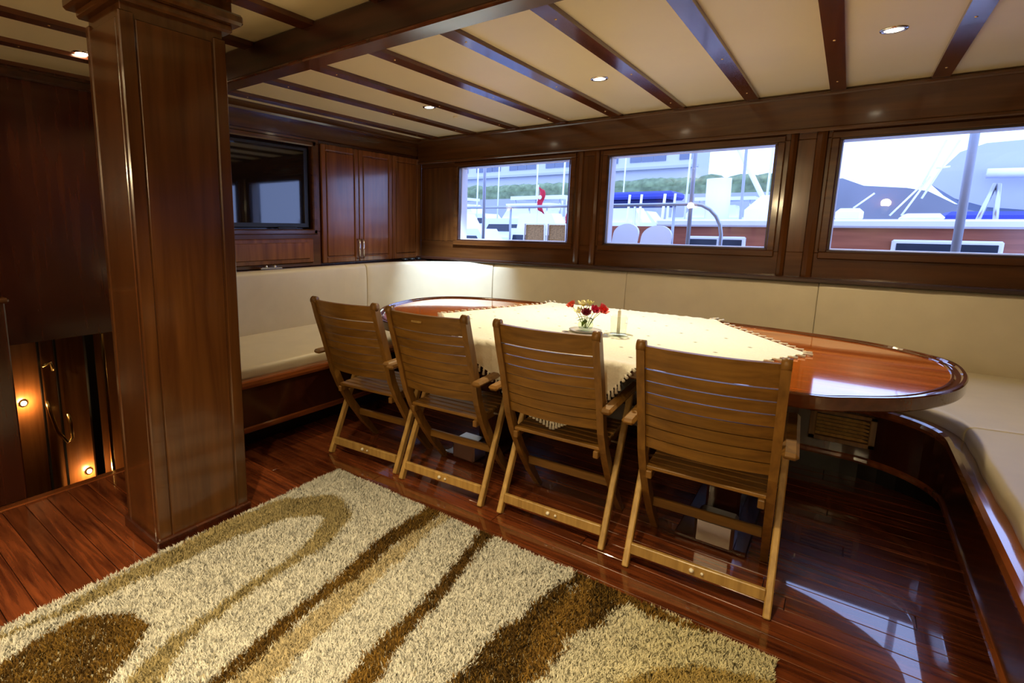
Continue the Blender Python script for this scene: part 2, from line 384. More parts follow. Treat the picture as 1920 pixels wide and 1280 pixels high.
# cupboard doors
cu = thing('cupboard', (XL, 3.35, 1.03), 'tall mahogany cupboard with three raised panel doors beside the television', 'cupboard')
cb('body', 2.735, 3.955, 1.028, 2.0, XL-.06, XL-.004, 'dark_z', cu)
def door(y0, y1, hy):
    d = thing_part('door', cu, (XL, (y0+y1)/2, 1.045))
    z0, z1 = 1.045, 1.975; t = .045
    mb = MB(); mb.box((XL-.003, y0, z0), (XL+.018, y0+t, z1), .005); mb.box((XL-.003, y1-t, z0), (XL+.018, y1, z1), .005)
    mb.box((XL-.003, y0+t, z0), (XL+.017, y1-t, z0+t), .005); mb.box((XL-.003, y0+t, z1-t), (XL+.017, y1-t, z1), .005)
    mb.box((XL-.003, y0+t, z0+t), (XL+.006, y1-t, z1-t))
    mb.box((XL+.004, y0+t+.008, z0+t+.008), (XL+.016, y1-t-.008, z1-t-.008), .010)
    o = obj('door', mb, 'door_z', cu)
    if hy is not None:
        h = MB(); h.tube([(XL+.016, hy, 1.07), (XL+.045, hy, 1.075), (XL+.045, hy, 1.225), (XL+.016, hy, 1.23)], .0075, 8); obj('handle', h, 'chrome', o)
def thing_part(*a): return None
door(2.745, 3.142, 3.122); door(3.148, 3.56, 3.168); door(3.566, 3.95, None)
KS = 1.0
# left bulkhead above the stairs, seen past the pillar
wl = struct('wall_stair')
mb = MB(); mb.box((-3.93, -1.5, .62), (-3.85, 1.5, 2.26)); obj('upper_panel', mb, 'dark_z', wl)
mb = MB(); mb.box((-3.95, -1.5, 2.16), (-3.82, 1.5, 2.21), .01); obj('crown_moulding', mb, 'dark_x', wl)
mb = MB(); mb.box((-4.35, 1.50, -1.4), (-3.60, 1.56, 2.26)); obj('end_panel', mb, 'dark_z', wl)
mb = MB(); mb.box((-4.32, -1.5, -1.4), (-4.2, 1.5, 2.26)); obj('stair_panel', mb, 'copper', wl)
mb = MB(); mb.box((-4.3, -1.6, -1.4), (-3.0, -1.5, 2.26)); obj('far_panel', mb, 'dark_z', wl)
mb = MB(); mb.box((-3.04, -1.5, -1.4), (-3.0, 1.54, -.06)); mb.box((-3.7, 1.50, -1.4), (-3.0, 1.56, -.014)); obj('riser_panel', mb, 'dark_z', wl)
mb = MB(); mb.box((-4.3, -1.5, -1.45), (-3.0, 1.5, -1.4)); obj('stair_bottom', mb, 'floor', wl)
# low bulkhead left of the stair
mb = MB(); mb.box((-3.09, -1.4, 0), (-3.04, .645, .98), .006); o = obj('partition', mb, 'dark_z'); tag(o, 'low dark wooden partition at the far left edge beside the stairwell', 'partition')
mb = MB(); mb.box((-3.105, -1.4, .975), (-3.025, .66, 1.0), .008); obj('cap_rail', mb, 'maho_y', o)
# unseen walls that close the saloon
wr = struct('wall_right'); mb = MB(); mb.box((XR+.1, YB, -.05), (XR+.2, 4.5, 2.27)); obj('panel', mb, 'maho_z', wr)
wlb = struct('wall_left'); mb = MB(); mb.box((-3.1, YB-.1, -1.4), (-3.0, -1.4, 2.25)); obj('panel', mb, 'maho_z', wlb)
wb = struct('wall_aft'); mb = MB(); mb.box((-4.35, YB-.1, -.05), (XR+.2, YB, 2.27)); obj('panel', mb, 'maho_z', wb)

# =================================================================== PILLAR
pl = thing('pillar', (-2.255, 1.065, 0), 'square mahogany pillar with a moulded capital standing beside the rug', 'pillar')
px0, px1, py0, py1 = -2.41, -2.105, .858, 1.27
mb = MB(); mb.box((px0+.01, py0+.01, 0), (px1-.008, py1-.01, 2.16), .003); obj('core', mb, 'maho_z', pl)
for x in (px0, px1-.03):
    for y_ in (py0, py1-.055):
        mb = MB(); mb.box((x, y_, 0), (x+.03, y_+.055, 2.1), .005); obj('corner_post', mb, 'maho_z', pl)
mb = MB(); mb.box((px1-.010, py0+.058, .02), (px1-.002, py1-.062, 2.08), .004); obj('panel', mb, 'maho_z', pl)
mb = MB(); mb.box((px0+.034, py0+.002, .02), (px1-.034, py0+.012, 2.08), .004); obj('panel', mb, 'maho_z', pl)
mb = MB(); mb.box((px0-.022, py0-.022, 2.125), (px1+.022, py1+.022, 2.16), .008); mb.box((px0-.055, py0-.055, 2.155), (px1+.055, py1+.055, 2.198), .010); mb.box((px0-.02, py0-.02, 2.195), (px1+.02, py1+.02, 2.252)); obj('capital', mb, 'maho_x', pl)
mb = MB(); mb.box((px0-.012, py0-.012, 0), (px1+.012, py1+.012, .05), .006); obj('base_moulding', mb, 'dark_z', pl)

# =================================================================== U SHAPED BENCH
S = [(-2.63, 1.28), (-2.575, 3.04)]+arc(-2.215, 3.06, .36, 180, 90, 10)+[(-1.8, 3.42), (-1.2, 3.42), (-.6, 3.42), (0, 3.42)]+arc(.09, 3.06, .36, 90, 0, 10)+[(.45, 2.6), (.45, 2.0), (.45, 1.0), (.45, 0), (.45, -1.6)]
def off(path, d):
    out = []
    for i, p in enumerate(path):
        p = Vector(p); a = Vector(path[max(i-1, 0)]); b = Vector(path[min(i+1, len(path)-1)])
        t = (b-a).normalized(); out.append((p.x+t.y*d, p.y-t.x*d))
    return out
be = thing('bench', (-1.1, 3.5, 0), 'built-in U-shaped mahogany bench base running round three sides of the table', 'bench')
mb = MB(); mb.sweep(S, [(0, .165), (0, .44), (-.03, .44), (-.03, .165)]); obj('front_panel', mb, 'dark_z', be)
mb = MB(); mb.sweep(S, [(-.17, 0), (-.17, .18), (-.2, .18), (-.2, 0)]); obj('toe_kick', mb, 'kick', be)
mb = MB(); mb.sweep(S, [(.006, .150), (.010, .160), (.010, .176), (.004, .184), (-.19, .184), (-.19, .150)]); obj('lower_rail', mb, 'rail', be)
mb = MB(); mb.sweep(S, [(.012, .415), (.024, .422), (.028, .438), (.022, .456), (.008, .462), (-.05, .462), (-.05, .415)], smooth=False); obj('top_rail', mb, 'rail', be)
mb = MB(); mb.sweep(S, [(-.03, .425), (-.03, .443), (-.93, .443), (-.93, .425)]); obj('seat_board', mb, 'dark_x', be)
mb = MB(); mb.sweep([(-2.64, 1.275), (-2.64, 1.3)], [(0, 0.165), (0, .44), (-.93, .44), (-.93, .165)]); obj('end_panel', mb, 'dark_z', be)
# louvred vent in the bench front
vt = thing('air_vent', (.09, 3.41, .25), 'louvred wooden air vent set in the bench front below the right end of the table', 'air vent')
mb = MB(); x0, x1, z0, z1 = -.06, .225, .235, .405
mb.box((x0, 3.396, z0), (x1, 3.42, z0+.025), .003); mb.box((x0, 3.396, z1-.02), (x1, 3.42, z1), .003); mb.box((x0, 3.396, z0), (x0+.03, 3.42, z1), .003); mb.box((x1-.035, 3.396, z0), (x1, 3.42, z1), .003); obj('frame', mb, M['teak_z'], vt)
mb = MB(); mb.box((x0+.02, 3.414, z0+.02), (x1-.02, 3.419, z1-.015)); obj('backing', mb, 'kick', vt)
for k in range(6):
    zz = z0+.036+k*.0195
    mb = MB(); mb.xprism([(3.399, zz-.005), (3.402, zz-.007), (3.414, zz+.005), (3.411, zz+.007)], x0+.03, x1-.034); obj('slat', mb, 'teak_l', vt)

# cushions
def roundprof(d0, d1, z0, z1, r, puff=0.0, side='top', n=4):
    """closed loop in (d,z) with rounded corners; puff bulges the top or the d1 face"""
    pts = []
    for (cx_, cz_, a0) in ((d1-r, z0+r, -90), (d1-r, z1-r, 0), (d0+r, z1-r, 90), (d0+r, z0+r, 180)):
        for i in range(n+1):
            a = math.radians(a0+90*i/n); pts.append([cx_+r*math.cos(a), cz_+r*math.sin(a)])
    out = []
    # add mid points on the long faces
    for i, p in enumerate(pts):
        out.append(p); q = pts[(i+1) % len(pts)]
        if math.hypot(q[0]-p[0], q[1]-p[1]) > 3*r:
            for t in (.2, .4, .6, .8): out.append([p[0]+(q[0]-p[0])*t, p[1]+(q[1]-p[1])*t])
    for p in out:
        u = (p[0]-d0)/(d1-d0); v = (p[1]-z0)/(z1-z0)
        if side == 'top' and v > .5: p[1] += puff*math.sin(PI*min(max(u, 0), 1))
        if side == 'face' and u > .5: p[0] += puff*math.sin(PI*min(max(v, 0), 1))
    return out
def resample(path, step):
    out = [path[0]]
    for a, b in zip(path[:-1], path[1:]):
        L_ = math.hypot(b[0]-a[0], b[1]-a[1]); k = max(1, int(L_/step))
        out += [(a[0]+(b[0]-a[0])*i/k, a[1]+(b[1]-a[1])*i/k) for i in range(1, k+1)]
    return out
def cushion(name, path, prof, label, group, rend=.007, tufts=()):
    path = resample(path, .05); L_ = 0; acc = [0]
    for a, b in zip(path[:-1], path[1:]): L_ += math.hypot(b[0]-a[0], b[1]-a[1]); acc.append(L_)
    # extra end stations for rounding
    def pt(s):
        for i in range(len(acc)-1):
            if s <= acc[i+1] or i == len(acc)-2:
                t = (s-acc[i])/(acc[i+1]-acc[i]); return (path[i][0]+(path[i+1][0]-path[i][0])*t, path[i][1]+(path[i+1][1]-path[i][1])*t)
    st = sorted(set([0.001, rend*.15, rend*.5, rend]+[q for q in acc if rend*1.3 < q < L_-rend*1.3]+[L_-rend, L_-rend*.5, L_-rend*.15, L_-.001]))
    P_ = [pt(s) for s in st]
    md = sum(p[0] for p in prof)/len(prof); mz = sum(p[1] for p in prof)/len(prof)
    mb = MB(); n = len(prof); mb.sm = True
    mb.sweep(P_, prof, smooth=True, cap=True)
    vs = mb.v
    for i, s in enumerate(st):
        e = min(s, L_-s); q = 0 if e >= rend else (1-math.sqrt(max(0, 1-(1-e/rend)**2)))*rend
        d0_, d1_ = min(p[0] for p in prof), max(p[0] for p in prof); z0_, z1_ = min(p[1] for p in prof), max(p[1] for p in prof)
        fd = 1-2*q/(d1_-d0_); fz = 1-2*q/(z1_-z0_)
        # centre point of station in plan
        base = vs[i*n:(i+1)*n]
        for j in range(n):
            d, z = prof[j]
            # direction in plan for depth
            a = Vector(base[j][:2]); pc = Vector(P_[i]); 
            dirv = (Vector(base[prof.index(max(prof, key=lambda p: p[0]))][:2])-pc)
            dm = max(p[0] for p in prof); dirv = dirv/dm if abs(dm) > 1e-4 else Vector((0, 0))
            nd = (d0_+d1_)/2+(d-(d0_+d1_)/2)*fd
            if name == 'seat_cushion' and abs(dm) > 1e-4 and P_[i][1] > 3.061:
                od = Vector((-dirv.x, -dirv.y)).normalized(); lim = .93
                if abs(od.x) > .15 and abs(od.y) > .02:
                    xl = (1.37-P_[i][0]) if od.x > 0 else (P_[i][0]+3.53)
                    lim = min(xl/abs(od.x), (4.34-P_[i][1])/max(abs(od.y), .02), 1.5)
                nd = -.035+(nd+.035)*(lim-.035)/(.93-.035)
            nz = 0; nz = (z0_+z1_)/2+(z-(z0_+z1_)/2)*fz
            wob = .0025*math.sin(s*9+z*7)+.0015*math.sin(s*23+d*31)
            if name == 'back_cushion': wob -= .010*math.exp(-((z-.80)/.03)**2)*math.exp(-(((s+.12) % .38-.19)/.07)**2)
            v2 = pc+dirv*(nd+(wob if d > d0_+.03 else 0)) if abs(dm) > 1e-4 else a
            vs[i*n+j] = (v2.x, v2.y, nz)
    return tag(obj(name, mb, 'leather'), label, 'cushion', group)
# seat cushions: split of the path S by index
def sub(p0, p1):   # sub path of S by arc length
    L_ = [0]
    for a, b in zip(S[:-1], S[1:]): L_.append(L_[-1]+math.hypot(b[0]-a[0], b[1]-a[1]))
    def pt(s):
        for i in range(len(L_)-1):
            if s <= L_[i+1]:
                t = (s-L_[i])/(L_[i+1]-L_[i]); return (S[i][0]+(S[i+1][0]-S[i][0])*t, S[i][1]+(S[i+1][1]-S[i][1])*t)
        return S[-1]
    return [pt(p0)]+[S[i] for i in range(len(S)) if p0+.01 < L_[i] < p1-.01]+[pt(p1)], L_
_, LL = sub(0, 1)
sp = roundprof(-.93, -.03, .444, .528, .03, .008, 'top')
cuts = [0.02, LL[1]-.15, LL[11]+.25, (LL[11]+LL[16])/2+.1, LL[16]-.2, LL[26]+.12, LL[27]+.72, LL[-1]-.05]
cuts = [0.02, LL[1]-.10, LL[12]+.2, LL[12]+1.15, LL[16]-.05, LL[26]+.03, LL[26]+1.9, LL[-1]-.05]
slab = ['cream leather seat cushion along the left wall behind the pillar', 'curved cream leather seat cushion in the far left corner under the table end',
        'cream seat cushion below the leftmost window hidden behind the table', 'cream seat cushion below the middle window behind the table',
        'curved cream seat cushion in the right corner under the rightmost window', 'long cream leather seat cushion on the right side of the bench', 'cream leather seat cushion at the near end of the right side bench']
for i in range(7):
    pth, _ = sub(cuts[i]+.002, cuts[i+1]-.002); cushion('seat_cushion', pth, sp, slab[i], 'bench seat cushions')
# back cushions
KS = FAR
bp_ = roundprof(-.105, 0, .552, 1.032, .03, .014, 'face')
bl = [('cream leather back cushion along the left wall below the television', [(-3.115, 1.48), (-3.115, 3.055)]),
      ('curved cream leather back cushion in the far corner, brightly lit', [(-3.115, 3.06)]+arc(-2.415, 3.215, .70, 180, 90, 16)),
      ('cream leather back cushion below the leftmost window', [(-2.414, 3.925), (-1.26, 3.925)]),
      ('cream leather back cushion below the middle window', [(-1.26, 3.925), (-.11, 3.925)]),
      ('cream leather back cushion below the rightmost window', [(-.11, 3.925), (1.20, 3.925)])]
for lb, pth in bl: cushion('back_cushion', pth, bp_, lb, 'bench back cushions')

KS = 1.0
# =================================================================== TABLE
def catmull(pts, per=10):
    out = []; n = len(pts)
    for i in range(n):
        p0, p1, p2, p3 = [Vector(pts[(i+k) % n]) for k in (-1, 0, 1, 2)]
        for j in range(per):
            t = j/per; out.append(tuple(.5*((2*p1)+(-p0+p2)*t+(2*p0-5*p1+4*p2-p3)*t*t+(-p0+3*p1-3*p2+p3)*t*t*t)))
    return out
TZ = .78
TILT = 0.0
def pf(p):
    f = .56/(.56-.028*(p[1]-2.87)); return (p[0]*f, p[1]*f)
def tilt(mb):
    mb.v = [(x, y, z+TILT*(y-2.87)) for x, y, z in mb.v]; return mb
TO = [(-2.05, 2.255), (-1.6, 2.225), (-1.1, 2.215), (-.5, 2.215), (-.067, 2.232), (.09, 2.306), (.247, 2.435), (.38, 2.656), (.433, 2.93), (.39, 3.17), (.18, 3.345), (-.13, 3.44), (-.60, 3.495), (-1.2, 3.505), (-1.8, 3.48), (-2.2, 3.43), (-2.48, 3.29), (-2.60, 3.04), (-2.57, 2.74), (-2.42, 2.47), (-2.25, 2.32)]
TO = [pf(p) for p in TO]
out = catmull(TO, 14); N_ = len(out)
def inset(poly, d):
    n = len(poly); r = []
    for i in range(n):
        a = Vector(poly[i-1]); b = Vector(poly[(i+1) % n]); t = (b-a).normalized(); r.append((poly[i][0]-t.y*d, poly[i][1]+t.x*d))
    return r
tb = thing('dining_table', (-1.13, 2.87, 0), 'long oval varnished mahogany dining table with a raised rim', 'table')
inn = inset(out, .045)
# top boards as strakes along x
board_edges = [2.0+.135*i for i in range(14)]
def clip(poly, a, b):
    def half(P, f, g):
        o_ = []
        for i in range(len(P)):
            p, q = P[i-1], P[i]; fp_, fq = f(p), f(q)
            if fp_ >= 0: o_.append(p) if i == -1 else None
            if (fp_ >= 0) != (fq >= 0):
                t = fp_/(fp_-fq); o_.append((p[0]+(q[0]-p[0])*t, p[1]+(q[1]-p[1])*t))
            if fq >= 0: o_.append(q)
        return o_
    return half(half(poly, lambda p: p[1]-a, 0), lambda p: b-p[1], 0)
mb = MB(); mb.prism(inset(out, .046), TZ-.042, TZ-.0075); tilt(mb); obj('top_core', mb, 'rim', tb)
for a, b in zip(board_edges[:-1], board_edges[1:]):
    c = clip(inn, a+.0004, b-.0004)
    if len(c) > 2:
        mb = MB(); mb.prism(c, TZ-.010, TZ-.003); tilt(mb); obj('board', mb, 'table_x', tb)
ring = [(0, TZ-.038), (-.003, TZ-.043), (-.05, TZ-.044), (-.05, TZ-.002), (-.047, TZ+.003), (-.040, TZ+.003), (-.034, TZ-.0005), (-.020, TZ+.0005), (-.015, TZ+.008), (-.004, TZ+.008), (0, TZ+.004)]
vs = []; n = len(ring)
for k in range(N_):
    for d, z in ring:
        pass
rings = [inset(out, -d) for d, z in ring]
mb = MB(); vs = [(rings[j][k][0], rings[j][k][1], ring[j][1]) for k in range(N_) for j in range(n)]
mb.sm = False; mb.add(vs, [(k*n+j, k*n+(j+1) % n, (k+1) % N_*n+(j+1) % n, (k+1) % N_*n+j) for k in range(N_) for j in range(n)]); tilt(mb); obj('rim', mb, 'rim', tb)
for xx in (-.33, -1.62):
    mb = MB(); mb.box((xx-.07, 2.62, .02), (xx+.07, 3.02, TZ-.048), .012); obj('pedestal', mb, 'dark_z', tb)
    mb = MB(); mb.box((xx-.14, 2.36, 0), (xx+.14, 3.05, .022), .006); obj('base_plate', mb, 'dark_z', tb)
    mb = MB(); mb.box((xx-.06, 2.33, .02), (xx+.09, 2.47, .135), .012); obj('foot_box', mb, 'steel', tb, label='shiny metal box on the pedestal foot')
mb = MB(); mb.box((-2.0, 2.72, TZ-.10), (.0, 2.92, TZ-.048), .01); obj('under_frame', mb, 'dark_x', tb)
mb = MB(); mb.box((-1.55, 2.77, .30), (-.40, 2.87, .42), .008); obj('stretcher', mb, 'dark_x', tb)

# =================================================================== TABLE CLOTH
YN, YFAR = 2.205, 3.515
NL = [(-1.0, 1.875), (-1.14, 1.935), (-1.265, 2.0), (-1.469, 2.12), (-1.88, 2.515), (-2.06, 2.72)]
NR = [(-1.0, 1.875), (-.87, 1.96), (-.754, 2.06), (-.64, 2.2), (-.32, 2.525), (-.091, 2.93)]
RF = [(-.091, 2.93), (-.34, 3.22), (-.583, 3.51), (-.78, 3.66), (-1.0, 3.80), (-1.15, 3.85)]
LF = [(-2.06, 2.72), (-1.9, 3.05), (-1.733, 3.375), (-1.6, 3.60), (-1.4, 3.80), (-1.15, 3.85)]
def pc(p):
    if p[1] < YN: f = pf((0, YN))[1]/YN; return (p[0]*f, YN*f+p[1]-YN)
    if p[1] > YFAR: f = pf((0, YFAR))[1]/YFAR; return (p[0]*f, YFAR*f+p[1]-YFAR)
    return pf(p)
NL, NR, RF, LF = [[pc(p) for p in P] for P in (NL, NR, RF, LF)]
YN, YFAR = pf((0, YN))[1], pf((0, YFAR))[1]
def lerp(P, t):
    k = min(int(t*(len(P)-1)), len(P)-2); f = t*(len(P)-1)-k; return Vector(P[k]).lerp(Vector(P[k+1]), f)
def drape(p):
    x, y = p[0], p[1]; z = TZ+.0125+TILT*(min(max(y, YN), YFAR)-2.87); r = .02
    # cloth rests on raised rim near the border, sags 1.2 cm inside
    if YN+.05 < y < YFAR-.05: z -= .010*min(1, min(y-YN-.05, YFAR-.05-y)/.03)
    if y < YN:
        h = YN-y
        if h < r: y2 = YN-r*math.sin(h/r); z = z-r*(1-math.cos(h/r))
        else: y2 = YN-r*math.sin(1.0)-.012-.012*math.sin(x*21)*min(1, h/.1); z = z-r*(1-math.cos(1))-(h-r)
        return Vector((x, y2, z))
    if y > YFAR:
        h = y-YFAR; return Vector((x, YFAR+min(h, r)+.004*math.sin(x*25), z-max(0, h-r*.4)))
    return Vector((x, y, z+.0008*math.sin(x*31+y*17)))
G = 44; mb = MB(); mb.sm = True; vs = []
def coons(u, v):
    # u: N->R  (edge NR at v=0) ; v: N->L ; opposite edges LF (v=1 along u), RF (u=1 along v)
    return (1-v)*lerp(NR, u)+v*lerp(LF, u)+(1-u)*lerp(NL, v)+u*lerp(RF, v)-((1-u)*(1-v)*Vector(NR[0])+u*(1-v)*Vector(NR[-1])+(1-u)*v*Vector(NL[-1])+u*v*Vector(RF[-1]))
for i in range(G+1):
    for j in range(G+1): vs.append(drape(coons(i/G, j/G)))
vs2 = [v-Vector((0, 0, .0025)) for v in vs]
g1 = G+1
fs = [(i*g1+j, (i+1)*g1+j, (i+1)*g1+j+1, i*g1+j+1) for i in range(G) for j in range(G)]
k = len(vs); fs2 = [tuple(q+k for q in f[::-1]) for f in fs]
mb.add(vs+vs2, fs+fs2)
cl = tag(obj('tablecloth', mb, 'cloth'), 'cream linen tablecloth with white tassels laid diagonally across the dining table', 'tablecloth')
# embroidered marks in rows
mb = MB()
for i in range(1, 10):
    for j in range(1, 10):
        p = drape(coons(i/10+.01*random.random(), j/10)); 
        if p.z < TZ-.035: continue
        e = .012
        mb.add([p+Vector((-e, 0, .0008)), p+Vector((0, -e*.6, .0008)), p+Vector((e, 0, .0008)), p+Vector((0, e*.6, .0008)), p+Vector((0, 0, .0018))], [(0, 1, 4), (1, 2, 4), (2, 3, 4), (3, 0, 4)])
obj('embroidery', mb, 'emb', cl, kind='stuff')
# tassels
cen = Vector((-1.07, 2.85)); tas = {}
def tassel_mesh(dirz):
    mb = MB(); L_ = .034
    a = Vector((0, 0, 0)); b = a+Vector(dirz)*L_
    mb.tube([a-Vector(dirz)*.004, a+Vector(dirz)*.008, a+Vector(dirz)*.012, b], [.0035, .0065, .0045, .0075], 6)
    return mb
seen = 0
for P, nn in ((NL, 44), (NR, 44), (RF, 36), (LF, 36)):
    for k in range(nn):
        u = lerp(P, (k+.5)/nn); p = drape(u); outd = (u-cen).normalized()
        if p.z < TZ-.045: d = Vector((outd.x*.35, 0, -1)).normalized()
        else: d = Vector((outd.x, outd.y, -.10 if YN+.08 < u.y < YFAR-.08 else 0)).normalized()
        mb = tassel_mesh(d); mb.v = [tuple(Vector(q)+p+Vector((0, 0, -.001 if p.z < TZ-.045 else .003))) for q in mb.v]
        obj('tassel', mb, 'fringe', cl)

# =================================================================== CHAIRS
def chair():
    t = thing('folding_armchair', (0, 0, 0), '', 'chair', 'slatted teak folding armchairs')
    W = .2125
    st = [(-.135, .945), (-.105, .85), (-.065, .74), (-.025, .62), (.005, .52), (.055, .42), (.14, .29), (.26, .14), (.385, 0)]
    def yz(z):
        for (y0, z0), (y1, z1) in zip(st[:-1], st[1:]):
            if z1 <= z <= z0: return y0+(y1-y0)*(z0-z)/(z0-z1)
        return st[0][0]
    for s in (-1, 1):
        mb = MB(); x0, x1 = (s*W-.014, s*W+.014); loop = []
        th = .021
        fr = []; bk = []
        for i, (y_, z) in enumerate(st):
            a = Vector(st[max(i-1, 0)]); b = Vector(st[min(i+1, len(st)-1)]); d = (b-a).normalized(); nrm = Vector((-d.y, d.x))
            fr.append((y_+nrm.x*th, z+nrm.y*th if 0 < i < len(st)-1 else z)); bk.append((y_-nrm.x*th, z-nrm.y*th if 0 < i < len(st)-1 else z))
        n = len(st); vs = [(x, p[0], p[1]) for x in (x0, x1) for p in fr+bk]
        F = []
        for i in range(n-1):
            F += [(i, i+1, n+i+1, n+i), (2*n+i, 3*n+i, 3*n+i+1, 2*n+i+1), (i, 2*n+i, 2*n+i+1, i+1), (n+i, n+i+1, 3*n+i+1, 3*n+i)]
        F += [(0, n, 3*n, 2*n), (n-1, 2*n+n-1, 3*n+n-1, n+n-1)]
        mb.add(vs, F)
        mb.sm = True; mb.tube([(x0-.0005, st[0][0], .943), (x1+.0005, st[0][0], .943)], .0215, 12)   # rounded top of the stile
        obj('back_stile', mb, 'teak_z', t)
        mb = MB(); xx = s*(W+.029); mb.bar((xx, -.002, 0.0), (xx, .315, .625), .024, .036, (1, 0, 0) if False else (0, -.9, .45), .004); obj('leg', mb, 'teak_l', t)
        mb = MB(); xx = s*(W+.037); mb.box((xx-.024, -.10, .628), (xx+.024, .37, .652), .010); obj('armrest', mb, 'teak_z' if False else M['teak_x'], t)
        mb = MB(); xx = s*(W-.026); mb.bar((xx, .02, .402), (xx, .40, .407), .022, .032); obj('seat_rail', mb, 'teak_z', t)
    # curved back slats
    def slat(z0, z1, name='slat', th=.016, m='teak_x'):
        mb = MB(); mb.sm = False; K = 10; vs = []
        for i in range(K+1):
            u = -1+2*i/K; x = u*(W-.0135); bow = -.030*(1-u*u)
            for z, dy in ((z0, -th/2), (z1, -th/2), (z1, th/2), (z0, th/2)): vs.append((x, yz(min(z, .944))+bow+dy, z))
        F = [(i*4+j, (i+1)*4+j, (i+1)*4+(j+1) % 4, i*4+(j+1) % 4) for i in range(K) for j in range(4)]+[(0, 1, 2, 3), (K*4+3, K*4+2, K*4+1, K*4)]
        mb.add(vs, F); return obj(name, mb, m, t)
    slat(.862, .945, 'top_rail', .022)
    z = .8555
    for k in range(7):
        slat(z-.0435, z); z -= .0475
    # seat slats
    for k in range(8):
        y_ = .035+k*.048; mb = MB(); mb.box((-W+.012, y_, .418+.0006*k), (W-.012, y_+.040, .433+.0006*k), .003); obj('seat_slat', mb, 'teak_x', t)
    mb = MB(); mb.box((-W-.018, .012, .052), (W+.018, .03, .097), .003); o = obj('rear_stretcher', mb, 'teak_l', t)
    for cx0, r0 in ((-.006, .009), (.03, .006)):
        mb = MB(); mb.ball((cx0, .008, .076), r0, 8, 5); obj('screw_cap', mb, 'wax', o)
    mb = MB(); mb.box((-W+.014, .205, .185), (W-.014, .222, .225), .003); obj('front_stretcher', mb, 'teak_x', t)
    mb = MB(); mb.tube([(-W-.03, .205, .405), (W+.03, .205, .405)], .006, 8); obj('pivot_rod', mb, 'steel', t)
    return t
c0 = chair()
spots = [(-2.06, 1.975, 5, 'teak folding armchair at the left end of the row, nearest the pillar'),
         (-1.512, 1.99, 4, 'second teak folding armchair from the left, with a small brass plate on its top rail'),
         (-.925, 2.03, 3, 'third teak folding armchair from the left, in front of the flowers'),
         (-.325, 2.01, 3, 'rightmost teak folding armchair, nearest the camera')]
for i, (x, y_, a, lb) in enumerate(spots):
    c = c0 if i == 0 else copy_tree(c0)
    c.location = (x, y_, 0); c.rotation_euler.z = math.radians(a); c['label'] = lb
    if i == 1:
        mb = MB(); mb.box((-.03, -.0035, -.006), (.03, 0, .006), .001); pp = obj('plate', mb, 'brass'); pp.parent = c; pp.location = (-.03, -.168, .905); pp.rotation_euler.x = math.radians(-17)

# =================================================================== ON THE TABLE
TT = TZ+.0000
fx, fy = -1.09, 2.755
CZ = drape(Vector((fx, fy))).z
dish = MB(); dish.lathe([(0, .001), (.055, .001), (.085, .007), (.088, .010), (.055, .005), (0, .005)], (fx, fy, CZ), 28)
tag(obj('saucer', dish, flat('pale grey saucer', (.6, .6, .58), .25)), 'pale saucer beneath the glass vase of flowers', 'saucer')
vz = CZ+.0055
va = thing('flower_vase', (fx, fy, vz), 'small round glass vase holding mixed flowers in the middle of the table', 'vase')
mb = MB(); mb.lathe([(0, 0), (.026, 0), (.038, .012), (.043, .030), (.038, .052), (.030, .064), (.033, .072), (.0315, .0725), (.028, .064), (.036, .051), (.041, .030), (.036, .013), (0, .004)], (fx, fy, vz), 24); obj('bowl', mb, 'glassware', va)
mb = MB(); mb.lathe([(0, .006), (.034, .013), (.040, .030), (.036, .046), (0, .046)], (fx, fy, vz), 20); obj('water', mb, glass('vase water', (.93, .98, .9), 1.33), va)
GREEN = flat('leaf green', (.17, .30, .03), .5, noise=.3, nscale=60); STEM = flat('stem green', (.22, .33, .05), .5)
def petal_flower(hd, r, col, kind, label, name):
    r *= 1.65; hd = (hd[0], hd[1], vz+(hd[2]-vz)*.88)
    base = Vector((fx+(hd[0]-fx)*.12, fy+(hd[1]-fy)*.12, vz+.012)); hd = Vector(hd)
    f = thing(name, (base.x, base.y, base.z), label, 'flower', 'flowers in the glass vase')
    mid = base.lerp(hd, .5)+Vector((0, 0, .012)); mb = MB(); mb.tube([base, base.lerp(mid, .6), mid, hd], .0016, 6); obj('stem', mb, STEM, f)
    mb = MB(); mb.sm = True; ax = (hd-mid).normalized(); u = ax.orthogonal().normalized(); v = ax.cross(u)
    L_ = 4 if kind == 'full' else 1
    for ly in range(L_):
        npet = 9 if kind == 'full' else 6; tilt = .25+.32*ly; rr = r*(1-.16*ly)
        for k in range(npet):
            a = 2*PI*(k+.5*(ly % 2))/npet; d = u*math.cos(a)+v*math.sin(a); s_ = ax.cross(d)
            def q(t, w_): e = d*math.cos(tilt+t*.5)+ax*math.sin(tilt+t*.5); return hd+e*rr*t+s_*w_*rr
            wd = .38 if kind == 'full' else .34
            mb.add([q(.05, 0), q(.5, -wd), q(1, -.1), q(1, .1), q(.5, wd)], [(0, 1, 2, 3, 4)])
    mat = flat(name+' petals', col, .6, noise=.25, nscale=70); obj('petals', mb, mat, f)
    mb = MB(); mb.ball(hd+ax*r*.15, r*.28, 8, 5); obj('centre', mb, flat(name+' centre', tuple(c*.5 for c in col) if kind == 'full' else (.75, .6, .1), .7), f)
z_ = vz
petal_flower((fx-.075, fy-.015, z_+.145), .024, (.75, .06, .03), 'full', 'orange red carnation leaning to the left of the vase', 'red_carnation')
petal_flower((fx-.022, fy+.01, z_+.155), .026, (.85, .78, .45), 'open', 'pale cream lily bloom at the top centre of the bunch', 'cream_lily')
